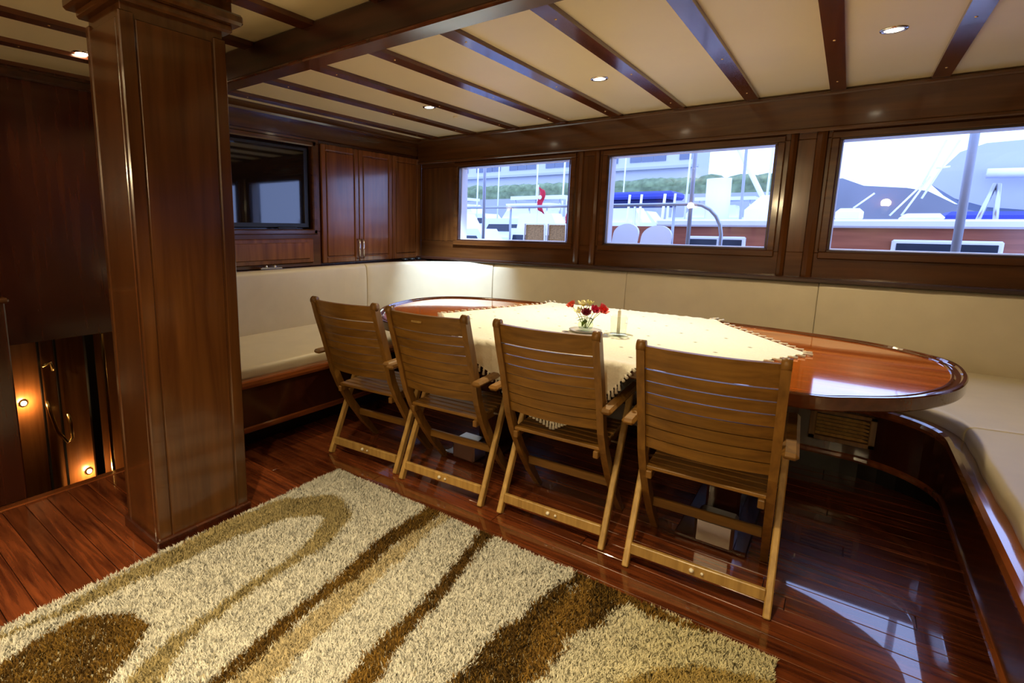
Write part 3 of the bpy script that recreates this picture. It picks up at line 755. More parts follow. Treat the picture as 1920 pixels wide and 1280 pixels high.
petal_flower((fx-.03, fy-.025, z_+.115), .022, (.88, .84, .55), 'open', 'lower cream bloom below the tallest cream one', 'cream_lily')
petal_flower((fx+.01, fy+.02, z_+.165), .018, (.62, .66, .22), 'open', 'greenish yellow bud at the top of the bunch', 'yellow_bud')
petal_flower((fx+.012, fy-.03, z_+.105), .024, (.22, .01, .04), 'full', 'dark maroon carnation in the centre of the vase', 'maroon_carnation')
petal_flower((fx+.05, fy-.015, z_+.125), .025, (.55, .02, .10), 'full', 'crimson carnation right of centre', 'crimson_carnation')
petal_flower((fx+.088, fy-.01, z_+.130), .026, (.72, .04, .04), 'full', 'bright red carnation at the right of the bunch', 'red_carnation')
petal_flower((fx+.075, fy+.03, z_+.145), .020, (.75, .12, .2), 'full', 'pinkish red carnation behind the bright red one', 'pink_carnation')
lf = thing('leafy_sprig', (fx, fy, vz+.012), 'green leafy sprigs hanging over the rim of the vase', 'leaves', None)
def leaf(p, d, L_, w_):
    p = Vector(p); d = Vector(d).normalized(); s_ = d.cross(Vector((0, 0, 1))).normalized(); up = s_.cross(d); mb = MB(); mb.sm = True
    P_ = []
    for i, (t, ww_) in enumerate(((0, .1), (.25, .8), (.5, 1), (.75, .7), (1, .05))):
        c = p+d*L_*t-Vector((0, 0, 1))*L_*.35*t*t; P_ += [c-s_*w_*ww_+up*.002, c, c+s_*w_*ww_+up*.002]
    mb.add(P_, [(i*3+j, i*3+j+1, i*3+j+4, i*3+j+3) for i in range(4) for j in range(2)]); obj('leaf', mb, GREEN, lf)
for d, L_, h in (((1, -.4, .3), .06, .085), ((-.6, -.6, .2), .05, .075), ((-1, .2, .9), .055, .10), ((.3, -1, .1), .055, .07), ((-.1, -.8, -.4), .045, .075), ((.9, .5, .8), .05, .10), ((-.5, .5, 1.2), .06, .11), ((.15, .1, 1.4), .05, .13), ((-1, -.4, .1), .055, .095)):
    leaf((fx, fy, vz+h*.8), d, L_, .011)
# candle
kx, ky = -.905, 2.745; kz = drape(Vector((kx, ky))).z
mb = MB(); mb.lathe([(0, .001), (.050, .001), (.074, .006), (.076, .009), (.05, .0045), (0, .0045)], (kx, ky, kz), 28)
tag(obj('saucer', mb, 'glassware'), 'clear glass saucer beneath the candle glass', 'saucer')
ch = thing('candle_holder', (kx, ky, kz+.005), 'clear straight glass candle holder to the right of the flower vase', 'candle holder')
mb = MB(); mb.lathe([(0, 0), (.036, 0), (.040, .01), (.044, .105), (.0425, .105), (.038, .012), (0, .008)], (kx, ky, kz+.005), 28); obj('glass_wall', mb, 'glassware', ch)
cd = thing('candle', (kx, ky, kz+.014), 'slim white candle standing in the clear glass', 'candle')
mb = MB(); mb.lathe([(0, 0), (.0085, 0), (.008, .12), (.006, .127), (0, .128)], (kx, ky, kz+.014), 14); obj('wax_stick', mb, 'wax', cd)
mb = MB(); mb.tube([(kx, ky, kz+.14), (kx+.001, ky, kz+.150)], .001, 5); obj('wick', mb, 'black', cd)

KS = FAR
# small things on the ledges
mb = MB(); mb.box((XL+.05, 2.13, 1.029), (XL+.085, 2.31, 1.047), .007); mb.ball((XL+.07, 2.18, 1.05), .011); mb.ball((XL+.07, 2.25, 1.05), .012)
tag(obj('metal_latch', mb, 'chrome'), 'small shiny metal latch on the ledge below the television flap', 'latch')
for i, (yy, r) in enumerate(((3.66, .028), (3.76, .03), (3.86, .022))):
    mb = MB(); mb.lathe([(0, 0), (r, 0), (r*1.15, .012), (r*1.1, .022), (r*.8, .018), (r*.7, .006), (0, .005)], (XL+.08, yy, 1.029), 16)
    tag(obj('ashtray', mb, 'black'), ['small dark dish on the ledge, nearest the cupboard handles', 'small dark dish in the middle of the three on the ledge', 'smallest dark dish, nearest the room corner'][i], 'dish', 'small dark dishes on the corner ledge')

KS = 1.0
# =================================================================== RUG
RX0, RX1, RY0, RY1 = -2.06, -.035, -.75, 1.80
rg = thing('shaggy_rug', ((RX0+RX1)/2, .5, 0), 'cream shaggy rug with brown and tan swirling bands', 'rug')
mb = MB(); mb.box((RX0+.01, RY0, .001), (RX1-.01, RY1-.01, .018), .005); obj('backing', mb, flat('rug backing', (.45, .40, .28), .9), rg)
A = [(-2.0, .3, .012), (-1.985, .459, .02), (-1.985, .606, .038), (-1.985, .85, .057), (-1.985, 1.132, .075), (-1.94, 1.367, .09), (-1.824, 1.504, .09), (-1.70, 1.475, .06), (-1.62, 1.30, .045), (-1.59, 1.115, .027), (-1.59, .953, .022), (-1.569, .796, .024), (-1.549, .676, .032), (-1.499, .57, .045), (-1.443, .487, .056), (-1.37, .368, .055), (-1.3, .1, .05), (-1.35, -.7, .06)]
B = [(-1.383, 1.80, .045), (-1.401, 1.548, .043), (-1.367, 1.307, .04), (-1.362, 1.139, .032), (-1.343, .98, .028), (-1.321, .819, .027), (-1.31, .651, .029), (-1.303, .497, .031), (-1.28, .2, .04), (-1.0, -.7, .05)]
B2 = [(-1.315, 1.80, .025), (-1.325, 1.6, .03), (-1.312, 1.45, .038), (-1.298, 1.297, .042), (-1.279, 1.117, .045), (-1.261, .939, .045), (-1.226, .755, .055), (-1.186, .553, .06), (-1.1, .1, .05)]
C_ = [(-1.107, 1.80, .038), (-1.075, 1.65, .028), (-1.052, 1.5, .024), (-1.036, 1.368, .026), (-1.021, 1.195, .032), (-1.004, 1.023, .038), (-.971, .891, .045), (-.925, .727, .05), (-.8, .3, .06), (-.6, -.7, .06)]
D_ = [(-.52, 1.83, .075), (-.60, 1.66, .085), (-.645, 1.481, .084), (-.672, 1.275, .086), (-.69, 1.118, .094), (-.704, .889, .096), (-.6, .4, .1), (-.4, -.7, .1)]
D2 = [(-.675, 1.80, .02), (-.694, 1.612, .030), (-.72, 1.44, .032), (-.738, 1.265, .036), (-.741, 1.056, .036), (-.7, .8, .04)]
D3 = [(-.50, 1.80, .04), (-.40, 1.765, .028), (-.30, 1.77, .02), (-.24, 1.79, .015)]
Ep = [(-1.823, .201), (-1.868, .282), (-1.906, .4), (-1.906, .506), (-1.8, .615), (-1.691, .635), (-1.616, .565), (-1.571, .487), (-1.505, .415), (-1.542, .1), (-1.7, -.2)]
Fp = [(-.43, 1.30), (-.36, 1.45), (-.331, 1.506), (-.234, 1.609), (-.035, 1.70), (.05, 1.70), (.05, .9), (-.386, .9)]
def inpoly(X, Y, poly):
    r = np.zeros(X.shape, bool); n = len(poly)
    for i in range(n):
        x0, y0 = poly[i-1]; x1, y1 = poly[i]
        c = ((y0 > Y) != (y1 > Y)) & (X < (x1-x0)*(Y-y0)/(y1-y0+1e-12)+x0); r ^= c
    return r
def stroke(X, Y, P):
    best = np.full(X.shape, 9.)
    for (x0, y0, w0), (x1, y1, w1) in zip(P[:-1], P[1:]):
        dx, dy = x1-x0, y1-y0; t = np.clip(((X-x0)*dx+(Y-y0)*dy)/(dx*dx+dy*dy), 0, 1)
        best = np.minimum(best, np.hypot(X-x0-t*dx, Y-y0-t*dy)-(w0+(w1-w0)*t))
    return best
def ncol(X, Y):
    n = len(X); j = np.random.normal(0, .007, (2, n)); X = X+j[0]; Y = Y+j[1]
    wob = .012*np.sin(X*31+Y*17)+.008*np.sin(X*71-Y*53); rnd = np.random.rand(n, 1)
    cream = np.array((.93, .91, .84)); warm = np.array((.92, .84, .55)); tan = np.array((.56, .46, .24)); brown = np.array((.27, .155, .035)); dark = np.array((.085, .046, .012)); gold = np.array((.66, .49, .18)); beige = np.array((.78, .66, .42))
    k = np.clip((X+.75)/.45, 0, 1)[:, None]; c = cream*(1-k)+warm*k
    def put(mask, a, b, p=.5):
        nonlocal c
        s = np.where(rnd < p, a, b); c = np.where(mask[:, None], s, c)
    put(stroke(X, Y, A)+wob*.4 < 0, tan, tan*.8)
    put(stroke(X, Y, B2)+wob*.5 < 0, beige, beige*.82)
    s = np.sin(Y*9+X*4)[:, None]*.5+.5
    m = stroke(X, Y, B)+wob*.5 < 0; c = np.where(m[:, None], np.where(rnd < .25+.5*s, dark*1.5, brown), c)
    m = stroke(X, Y, C_)+wob*.4 < 0; k2 = np.clip((Y[:, None]-.95)/.4, 0, 1); c = np.where(m[:, None], np.where(rnd < .75*k2+.2, dark*1.7, brown*1.25), c)
    m = (stroke(X, Y, D_)+wob < 0) | (stroke(X, Y, D3)+wob*.4 < 0); c = np.where(m[:, None], np.where(rnd < .35, dark*2, brown*1.35), c)
    m = (stroke(X, Y, D2)+wob*.6 < 0) | ((stroke(X, Y, D_)+wob < 0) & (np.sin(X*26+Y*7+.8) < -.45)); c = np.where(m[:, None], np.where(rnd < .7, dark, brown), c)
    m = inpoly(X, Y, Ep); c = np.where(m[:, None], np.where(rnd < .45+.3*np.sin(X*17+Y*25)[:, None], dark*1.6, brown*.95), c)
    put(inpoly(X, Y, Fp), gold, gold*.72)
    return np.minimum(c*(.88+.2*np.random.rand(n, 1)), .96)
def pile(n, X, Y, Lm):
    n = len(X); L_ = Lm*(.85+.3*np.random.rand(n)); ang = np.random.rand(n)*2*PI; lean = .003+.005*np.random.rand(n)
    # clumping direction field
    fa = np.sin(X*37+2*np.sin(Y*29))*2.2+np.cos(Y*41+X*13)*1.7; dx = .0015*np.cos(fa)+.007*np.cos(ang*3); dy = .0015*np.sin(fa)+.007*np.sin(ang*3)
    wd = .0018+.0009*np.random.rand(n); wx, wy = np.cos(ang)*wd, np.sin(ang)*wd
    z0 = np.full(n, .014)
    V = np.zeros((n, 5, 3))
    V[:, 0] = np.stack([X-wx, Y-wy, z0], 1); V[:, 1] = np.stack([X+wx, Y+wy, z0], 1)
    V[:, 2] = np.stack([X+dx*.45+wx, Y+dy*.45+wy, z0+L_*.62], 1); V[:, 3] = np.stack([X+dx*.45-wx, Y+dy*.45-wy, z0+L_*.62], 1)
    V[:, 4] = np.stack([X+dx*1.3, Y+dy*1.3, z0+L_*.95], 1)
    return V
RA = []
for (y0, y1, dens) in ((.75, RY1, 150000), (.05, .75, 110000), (RY0, .05, 25000)):
    n = int(dens*(RX1-RX0)*(y1-y0)/2*1.0); RA.append(np.stack([np.random.uniform(RX0, RX1, n), np.random.uniform(y0, y1, n)], 1))
XY = np.concatenate(RA); XY[:, 1] = np.minimum(XY[:, 1], RY1-.012*np.abs(np.sin(XY[:, 0]*9)))
V = pile(0, XY[:, 0], XY[:, 1], .022); n = len(V)
C4 = ncol(XY[:, 0], XY[:, 1]); org = np.array(rg.location)
me = bpy.data.meshes.new('pile'); me.vertices.add(n*5); me.vertices.foreach_set('co', (V-org).reshape(-1))
base = np.arange(n)[:, None]*5
loops = (base+np.array([[0, 1, 2, 3, 3, 2, 4]])).reshape(-1); me.loops.add(n*7); me.loops.foreach_set('vertex_index', loops.astype(np.int32))
me.polygons.add(n*2); st_ = (np.arange(n)[:, None]*7+np.array([[0, 4]])).reshape(-1); me.polygons.foreach_set('loop_start', st_.astype(np.int32)); me.polygons.foreach_set('loop_total', np.tile([4, 3], n).astype(np.int32))
me.update(calc_edges=True)
at_ = me.color_attributes.new('tuft', 'FLOAT_COLOR', 'POINT'); cc4 = np.ones((n, 5, 4)); cc4[:, :, :3] = C4[:, None, :]; at_.data.foreach_set('color', cc4.reshape(-1))
pm, nt, b = newmat('rug pile'); an = N(nt, 'ShaderNodeAttribute'); an.attribute_name = 'tuft'; nt.links.new(an.outputs['Color'], b.inputs['Base Color']); b.inputs['Roughness'].default_value = .9; b.inputs['Specular IOR Level'].default_value = .1
tl = N(nt, 'ShaderNodeBsdfTranslucent'); ms = N(nt, 'ShaderNodeMixShader'); ms.inputs[0].default_value = .32; nt.links.new(an.outputs['Color'], tl.inputs[0]); nt.links.new(b.outputs[0], ms.inputs[1]); nt.links.new(tl.outputs[0], ms.inputs[2]); nt.links.new(ms.outputs[0], nt.nodes['Material Output'].inputs['Surface'])
gn = N(nt, 'ShaderNodeNewGeometry'); mx = N(nt, 'ShaderNodeMix', data_type='VECTOR'); mx.inputs[0].default_value = .85; mx.inputs[5].default_value = (0, 0, 1); nt.links.new(gn.outputs['Normal'], mx.inputs[4]); nt.links.new(mx.outputs[1], b.inputs['Normal'])
me.materials.append(pm); po = bpy.data.objects.new('pile', me); COL.objects.link(po); po.parent = rg; po['kind'] = 'stuff'

# =================================================================== LAMPS
def downlight(x, y_, label, e=E_DOWN, spot=130, seen=True):
    z = zc(y_); d = thing('downlight', (x, y_, z-.004), label, 'light', 'round halogen downlights in the ceiling')
    mb = MB(); mb.lathe([(.034, -.002), (.038, -.006), (.049, -.005), (.052, 0), (.052, .002)], (x, y_, z), 24); obj('ring', mb, 'chrome', d)
    mb = MB(); mb.lathe([(0, -.0035), (.035, -.003), (.035, .0)], (x, y_, z), 20); obj('lens', mb, 'lens', d)
    l = lamp('bulb', d, (x, y_, z-.03), 'SPOT', e, WARM, spot_size=math.radians(spot), spot_blend=.9, shadow_soft_size=.03)
    return d
downlight(-2.613, 3.25, 'leftmost lit downlight above the far left end of the table', E_DOWN)
dm_ = downlight(-1.291, 3.256, 'middle lit downlight above the flowers', E_TABLE, 100)
aim([c for c in dm_.children if c.type == 'LIGHT'][0], (.12, -.42, -1.45))
downlight(.061, 3.262, 'rightmost lit downlight, near the rightmost window', E_DOWN)
downlight(-3.345, 1.168, 'partly hidden downlight left of the pillar', E_DOWN*.3)
for x, y_, lb in ((-1.35, .55, 'ceiling downlight above the left half of the rug'), (-.45, .75, 'ceiling downlight above the right half of the rug'), (-.45, -.6, 'ceiling downlight behind the camera, right'), (-1.5, -.8, 'ceiling downlight behind the camera, left')): downlight(x, y_, lb, E_DOWN*2.3, 100)
# lamps added on the unseen aft wall as warm fill for the ceiling
for x, lb in ((-2.4, 'left fill lamp added on the unseen aft wall'), (-1.0, 'middle fill lamp added on the unseen aft wall'), (.4, 'right fill lamp added on the unseen aft wall')):
    s_ = thing('fill_lamp', (x, YB, 1.6), lb, 'lamp', 'added fill lamps behind the camera')
    mb = MB(); mb.box((x-.04, YB, 1.56), (x+.04, YB+.03, 1.70), .006); obj('back_plate', mb, 'brass', s_)
    mb = MB(); mb.lathe([(.03, 0), (.06, .12), (.058, .12), (.028, 0)], (x, YB+.09, 1.62), 18); obj('shade', mb, 'wax', s_)
    lamp('bulb', s_, (x, YB+.14, 1.78), 'POINT', E_FILL, WARM, shadow_soft_size=.06)
# cool spot added to brighten the far corner cushion, no fixture known
rs = thing('corner_fill_spot', (-2.65, 3.64, zc(3.6)-.004), 'added cool fill spotlight brightening the far left corner seat', 'light')
mb = MB(); mb.lathe([(0, -.012), (.018, -.012), (.022, 0)], (-2.65, 3.64, zc(3.6)), 16); obj('ring', mb, 'cream', rs)
l = lamp('bulb', rs, (-2.65, 3.64, zc(3.6)-.03), 'SPOT', E_COOL, (.58, .77, 1.0), spot_size=math.radians(52), spot_blend=1.0, shadow_soft_size=.02); aim(l, (-.36, .56, -1.30))
# stair lights
def steplight(x, y_, z, label, e):
    t = thing('step_light', (x, y_, z), label, 'light', 'small round step lights in the stairwell')
    mb = MB(); mb.tube([(x, y_, z), (x+.012, y_, z)], .016, 14); obj('lens', mb, 'lens2', t)
    mb = MB(); mb.tube([(x, y_, z), (x+.009, y_, z)], .024, 16); obj('ring', mb, 'brass', t)
    lamp('bulb', t, (x+.05, y_, z), 'POINT', e, (1, .62, .25), shadow_soft_size=.015)
steplight(-4.198, .925, .155, 'upper step light on the stairwell wall', 3.5)
steplight(-4.198, 1.262, -.455, 'lower step light in the stairwell by the door sill', 3.5)
# stair furniture
sr = thing('stair_handrail', (-4.0, 1.1, -1.4), 'curved metal stair handrail glinting in the stairwell', 'handrail')
mb = MB(); mb.tube([(-4.12, 1.03, .40), (-4.12, 1.08, .42), (-4.12, 1.09, .36)], .012, 8); obj('upper_grip', mb, 'brass', sr)
mb = MB(); mb.tube([(-4.05, 1.02, .18), (-4.05, 1.03, .10), (-4.05, 1.06, -.05), (-4.05, 1.11, -.14), (-4.05, 1.14, -.12), (-4.05, 1.14, -.02), (-4.05, 1.13, .06)], .011, 8); obj('lower_loop', mb, 'brass', sr)
for yy in (1.03, 1.125):
    mb = MB(); mb.box((-4.19, yy-.006, -1.4), (-4.17, yy+.006, 2.1)); obj('post', mb, 'kick', sr)
dd = thing('stair_door', (-3.9, 1.3, -1.4), 'dark open door leaf edge at the right of the stairwell', 'door')
mb = MB(); mb.box((-4.02, 1.245, -1.4), (-3.98, 1.30, .60), .004); obj('leaf', mb, 'kick', dd)
mb = MB(); mb.box((-3.975, 1.335, -1.4), (-3.95, 1.355, .60), .004); obj('edge_strip', mb, 'brass', dd)

# =================================================================== OUTSIDE
def E_(px, py, y):
    v = RGT*((px-PPX)/FPX)+DWN*((py-PPY)/FPX)+FWD; return Vector((0, 0, EYE))+v*(y/v.y)
X_ = {
 'fwin': flat('far window glass', (.16, .19, .26), .2), 'sea': flat('dusk sea', (.10, .16, .26), .15, bump=.3, nscale=3), 'hill': flat('hazy blue hill', (.27, .27, .29), 1, noise=.15, nscale=.02),
 'green': flat('hedge green', (.20, .26, .13), .9, noise=.35, nscale=1.5), 'quay': flat('quay concrete', (.5, .5, .5), .9),
 'hull': wood('outside varnished hull', (.20, .055, .03), (.33, .10, .055), 'x', rough=.3), 'win': flat('dark tinted glazing', (.03, .04, .06), .1),
 'blue': flat('blue canvas', (.05, .07, .42), .7), 'navy': flat('navy canvas', (.02, .03, .14), .7), 'red': flat('flag red', (.70, .02, .05), .7), 'wicker': flat('tan wicker', (.42, .25, .10), .8, noise=.4, nscale=60),
 'awn': flat('pale grey awning', (.52, .54, .60), .7), 'deck': flat('deck', (.45, .38, .3), .7), 'pole': flat('blue grey bar and wire', (.36, .38, .44), .4), 'ss': flat('stainless rail', (.42, .45, .52), .3, metal=.6), 'gbld': flat('far building wall', (.62, .63, .66), .8),
}
mb = MB(); mb.box((-400, 5.7, -1.2), (500, 900, -1.0)); tag(obj('sea', mb, X_['sea'], kind='structure'), 'calm dusk sea', 'water')
# hills
mb = MB(); ridge = [(1500, 340), (1580, 334), (1620, 348), (1700, 352), (1740, 358), (1790, 382), (1830, 387), (1870, 396), (1960, 404), (2100, 404)]
up = [E_(a, b, 420) for a, b in ridge]; n = len(up)
vs = [(p.x, 420, -1) for p in up]+[tuple(p) for p in up]+[(p.x*1.15, 520, -1) for p in up]
mb.add(vs, [(i, i+1, n+i+1, n+i) for i in range(n-1)]+[(n+i, n+i+1, 2*n+i+1, 2*n+i) for i in range(n-1)]+[(0, n, 2*n), (n-1, 3*n-1, 2*n-1)])
tag(obj('hill', mb, X_['hill']), 'hazy blue hill ridge beyond the water in the rightmost window', 'hill')
# quay and green bank behind windows 1 and 2
a = E_(840, 360, 60); b_ = E_(1475, 345, 60)
mb = MB(); mb.box((a.x-5, 60, -1), (b_.x, 70, E_(1200, 366, 60).z)); tag(obj('quay', mb, X_['quay']), 'low grey quay along the far side of the marina', 'quay')
mb = MB()
for i in range(46):
    x = a.x+(b_.x-2-a.x)*i/45; mb.ball((x, 62.5+random.random()*2, E_(1200, 352, 60).z+random.random()*.3), 1.7, 8, 5, (1, .7, .55+.2*random.random()))
mb.box((a.x, 60.6, E_(1200, 366, 60).z), (b_.x-1, 64, E_(1200, 350, 60).z)); tag(obj('hedge', mb, X_['green']), 'long green hedge bank behind the moored boats', 'hedge')
# long white building
p0 = E_(845, 400, 75); p1 = E_(1290, 400, 75)
bd = thing('quayside_building', ((p0.x+p1.x)/2, 78, 1.4), 'long white building with a row of grey windows beyond the hedge', 'building')
mb = MB(); mb.box((p0.x-10, 75, -1), (p1.x, 85, 14)); obj('wall', mb, X_['gbld'], bd)
mb = MB(); mb.box((p0.x-10, 74.3, E_(1220, 318, 75).z), (p1.x+.8, 75, E_(1220, 313, 75).z)); obj('balcony', mb, X_['awn'], bd)
for i in range(30):
    x = p0.x-9+i*(p1.x-p0.x+9)/30
    mb = MB(); mb.box((x, 74.9, E_(1220, 303, 75).z), (x+1.5, 75.02, E_(1220, 288, 75).z)); obj('window', mb, X_['fwin'], bd) if i % 4 else None
# generic motor yacht
def yacht(x, y_, L_, hgt, label, dirn=1, cab=.5, hullmat='white', blue=False, par_label=None):
    t = thing('motor_yacht', (x, y_, -1.0), label, 'boat', 'white yachts moored across the marina')
    H_ = hgt; mb = MB()
    prof = [(-L_/2, 0), (L_/2*.86, 0), (L_/2, H_*.5), (-L_/2, H_*.42)]
    for sgn in (1,):
        P_ = [(x+dirn*u, v-1.0) for u, v in prof]; n = 4
        vs = [(p[0], y_-L_*.13, p[1]) for p in P_]+[(p[0], y_+L_*.13, p[1]) for p in P_]; mb.add(vs, [(0, 1, 2, 3), (7, 6, 5, 4)]+[(i, 4+i, 4+(i+1) % 4, (i+1) % 4) for i in range(4)])
    obj('hull', mb, M['white'], t)
    def cabp(u0, u1, z0, z1, sl, wd, m, nm):
        mb = MB(); P_ = [(x+dirn*u0, z0), (x+dirn*u1, z0), (x+dirn*(u1-sl), z1), (x+dirn*(u0+sl*.3), z1)]
        vs = [(p[0], y_-wd, p[1]-1) for p in P_]+[(p[0], y_+wd, p[1]-1) for p in P_]; mb.add(vs, [(0, 1, 2, 3), (7, 6, 5, 4)]+[(i, 4+i, 4+(i+1) % 4, (i+1) % 4) for i in range(4)]); obj(nm, mb, m, t)
    cabp(-L_*.38, L_*.25, H_*.44, H_*.72, L_*.1, L_*.11, M['white'], 'cabin')
    cabp(-L_*.33, L_*.17, H_*.54, H_*.64, L_*.03, L_*.112, X_['win'], 'cabin_window')
    cabp(-L_*.30, L_*.05, H_*.72, H_*.90, L_*.06, L_*.09, M['white'], 'flybridge')
    cabp(-L_*.40, -L_*.02, H_*.97, H_*1.02, .0, L_*.10, X_['blue'] if blue else M['white'], 'canopy')
    mb = MB()
    for u in (-.37, -.2, -.05): mb.tube([(x+dirn*L_*u, y_-L_*.08, H_*.7-1), (x+dirn*L_*u, y_-L_*.08, H_*.98-1)], .03, 6)
    obj('canopy_post', mb, M['chrome'], t)
    cabp(-L_*.45, L_*.4, H_*.25, H_*.29, L_*.02, L_*.131, X_['navy'], 'hull_stripe')
    return t
def yat(px, y_, L_, h, label, d=1, blue=False):
    p = E_(px, 403, y_); return yacht(p.x, y_, L_, h, label, d, blue=blue)
yat(878, 17, 6, 3.15, 'large white motor yacht at the left edge of the leftmost window', 1)
yat(965, 26, 8, 3.9, 'white motor yacht in the middle of the leftmost window', -1)
yat(1045, 19, 5, 3.2, 'white motor yacht behind the red flags', 1)
yat(1105, 32, 9, 4.2, 'white motor yacht farthest right of the leftmost window', -1)
yat(890, 42, 12, 4.9, 'white motor yacht moored far off along the quay', 1)
yat(1200, 24, 7, 3.6, 'yacht with a blue canopy in the middle window', 1, True)
yat(1300, 39, 9, 4.3, 'white yacht beyond the white mast in the middle window', -1)
yat(1180, 46, 12, 5.2, 'white yacht far off behind the blue canopy', 1, True)
# blue canopy stretch (long canvas with posts) in window 2
p0, p1 = E_(1140, 375, 14), E_(1272, 375, 14)
bc = thing('blue_awning', ((p0.x+p1.x)/2, 14, .8), 'long blue canvas awning on white posts in the middle window', 'awning')
mb = MB(); mb.box((p0.x-.1, 13.4, E_(1200, 373, 13.4).z), (p1.x, 14.6, E_(1200, 359, 13.4).z), .05); obj('canvas', mb, X_['blue'], bc)
mb = MB(); mb.box((p0.x-.1, 13.6, E_(1200, 387, 13.6).z), (p1.x-.2, 14.6, E_(1200, 373, 13.6).z), .03); obj('side_curtain', mb, X_['navy'], bc)
mb = MB()
for q in (p0.x, (p0.x+p1.x)/2, p1.x-.1): mb.tube([(q, 13.5, -.3), (q, 13.5, 1.9)], .03, 6)
obj('post', mb, 'white', bc)
mb = MB(); mb.box((p0.x-.4, 13.3, -1), (p1.x+.4, 14.8, .95), .15); obj('float_hull', mb, 'white', bc)
# white masts/poles in window 2
k = 0
for px, y_, z0, z1, r, ds in ((1172, 9, .5, 3.0, .02, 'first'), (1194, 9, .5, 3.0, .02, 'second'), (1237, 9, .5, 3.0, .022, 'third'), (1256, 9, .5, 3.0, .018, 'fourth')):
    p = E_(px, 400, y_); mb = MB(); mb.tube([(p.x, y_, z0), (p.x+.06, y_, 1.9)], r, 8)
    tag(obj('awning_post', mb, 'white'), ds+' white awning post from the left in the middle window', 'post', 'white posts in the middle window')
# thick white mast housing
p = E_(1344, 400, 9)
mh = thing('white_mast', (p.x, 9, E_(1700, 411, 7).z), 'thick white mast rising behind the railing in the middle window', 'mast')
mb = MB(); mb.tube([(p.x, 9, E_(1700, 411, 7).z), (p.x-.01, 9, 2.1)], .17, 16); obj('post', mb, 'white', mh)
mb = MB(); mb.tube([(p.x+.17, 9, 2.6), (p.x+.75, 9.1, 1.45)], .035, 8); obj('strut', mb, 'white', mh)
# thin mast
for px, y_, nm, dx in ((1391, 8.2, 'thin grey stay wire crossing the right of the middle window', .04), ):
    p = E_(px, 400, y_); mb = MB(); mb.tube([(p.x, y_, .3), (p.x+dx*-1, y_, 4)], .018, 8); tag(obj('stay_wire', mb, X_['pole']), nm, 'mast')
# neighbouring wooden boat close by: cabin side with rail cap
gx0 = E_(1262, 440, 7.0).x; gx1 = E_(2100, 440, 7.0).x
gu = thing('wooden_boat', ((gx0+gx1)/2, 7.4, -1.0), 'neighbouring wooden sailing boat with brown cabin side and white rails', 'boat')
def gz(px, py): return E_(px, py, 7.0).z
ztop = gz(1700, 428); zr = gz(1700, 411)
mb = MB(); mb.box((gx0-1.6, 7.0, -1.0), (gx1, 9.2, ztop)); obj('cabin_side', mb, X_['hull'], gu)
mb = MB(); mb.box((gx0-.2, 6.94, ztop), (gx1, 9.3, zr), .02); obj('white_rail_cap', mb, 'white', gu)
mb = MB(); mb.box((gx0-1.6, 6.9, gz(1700, 490)-.6), (gx1, 7.0, gz(1700, 478)), .02); obj('white_bulwark', mb, 'white', gu)
def gwin(xa, xb, za, zb):
    mb = MB(); t = .035
    mb.box((xa-t, 6.955, za-t), (xb+t, 7.0, zb+t), .015); o = obj('window_frame', mb, 'white', gu)
    mb = MB(); mb.box((xa, 6.945, za), (xb, 6.96, zb), .004); obj('window_pane', mb, X_['win'], o)
for (a0, a1) in ((1292, 1345), (1356, 1392), (1680, 1872)):
    gwin(E_(a0, 455, 7).x, E_(a1, 455, 7).x, gz(1700, 500), gz(1700, 456))
for (a0, a1, h, b0) in ((1565, 1618, .13, 406), (1690, 1770, .07, 405)):
    xa, xb = E_(a0, 410, 7.6).x, E_(a1, 410, 7.6).x; mb = MB(); mb.box((xa, 7.5, zr-.02), (xb, 8.1, zr+h), .04); obj('deck_locker', mb, 'white', gu)
# wheel house white hump in window 2 right
xa, xb = E_(1398, 410, 9).x, E_(1442, 410, 9).x
mb = MB(); mb.box((xa, 8.6, .9), (xb+.6, 9.1, 1.83), .2); obj('deck_house', mb, 'white', gu)
# rigging of that boat in window 3
mb = MB()
for a_, b_ in (((1775, 262), (1730, 345)), ((1730, 345), (1668, 404)), ((1800, 262), (1728, 372)), ((1745, 330), (1690, 404)), ((1640, 362), (1600, 390)), ((1755, 315), (1782, 312))):
    mb.tube([E_(*a_, 7.8), E_(*b_, 7.8)], .011, 6)
obj('rigging', mb, 'white', gu)
mb = MB()
q = [E_(1832, 415, 7.1), E_(1866, 345, 7.3), E_(1873, 345, 7.3), E_(1866, 415, 7.1)]; mb.tube([q[0], q[1]], .02, 8); mb.tube([q[2], q[3]], .02, 8); obj('gantry', mb, 'ss' if 'ss' in M else M['steel'], gu)
# pale awning of the big boat at right
aw = thing('boom_awning', (E_(1850, 400, 11).x, 11, 0), 'large pale grey awning draped over a boom in the rightmost window', 'awning')
pts = [(1745, 345), (1760, 322), (1800, 285), (1850, 268), (1960, 258), (2100, 250), (2100, 398), (1960, 396), (1850, 388), (1790, 372)]
P3 = [E_(a, b, 11) for a, b in pts]; n = len(P3); mb = MB()
mb.add([tuple(p) for p in P3]+[(p.x+.3, 12.5, p.z-.1) for p in P3], [tuple(range(n)), tuple(range(2*n-1, n-1, -1))]+[(i, n+i, n+(i+1) % n, (i+1) % n) for i in range(n)]); obj('canvas', mb, X_['awn'], aw)
q0, q1 = E_(1850, 325, 10.8), E_(2000, 322, 10.8); mb = MB(); mb.tube([q0, q1], .07, 10); obj('boom', mb, 'white', aw)
mb = MB(); mb.box((E_(1775, 400, 10).x, 10, zr), (E_(2060, 400, 10).x, 10.8, E_(1850, 396, 10).z), .05); tag(obj('blue_tarpaulin', mb, X_['blue']), 'blue tarpaulin cover on deck in the rightmost window', 'tarpaulin')
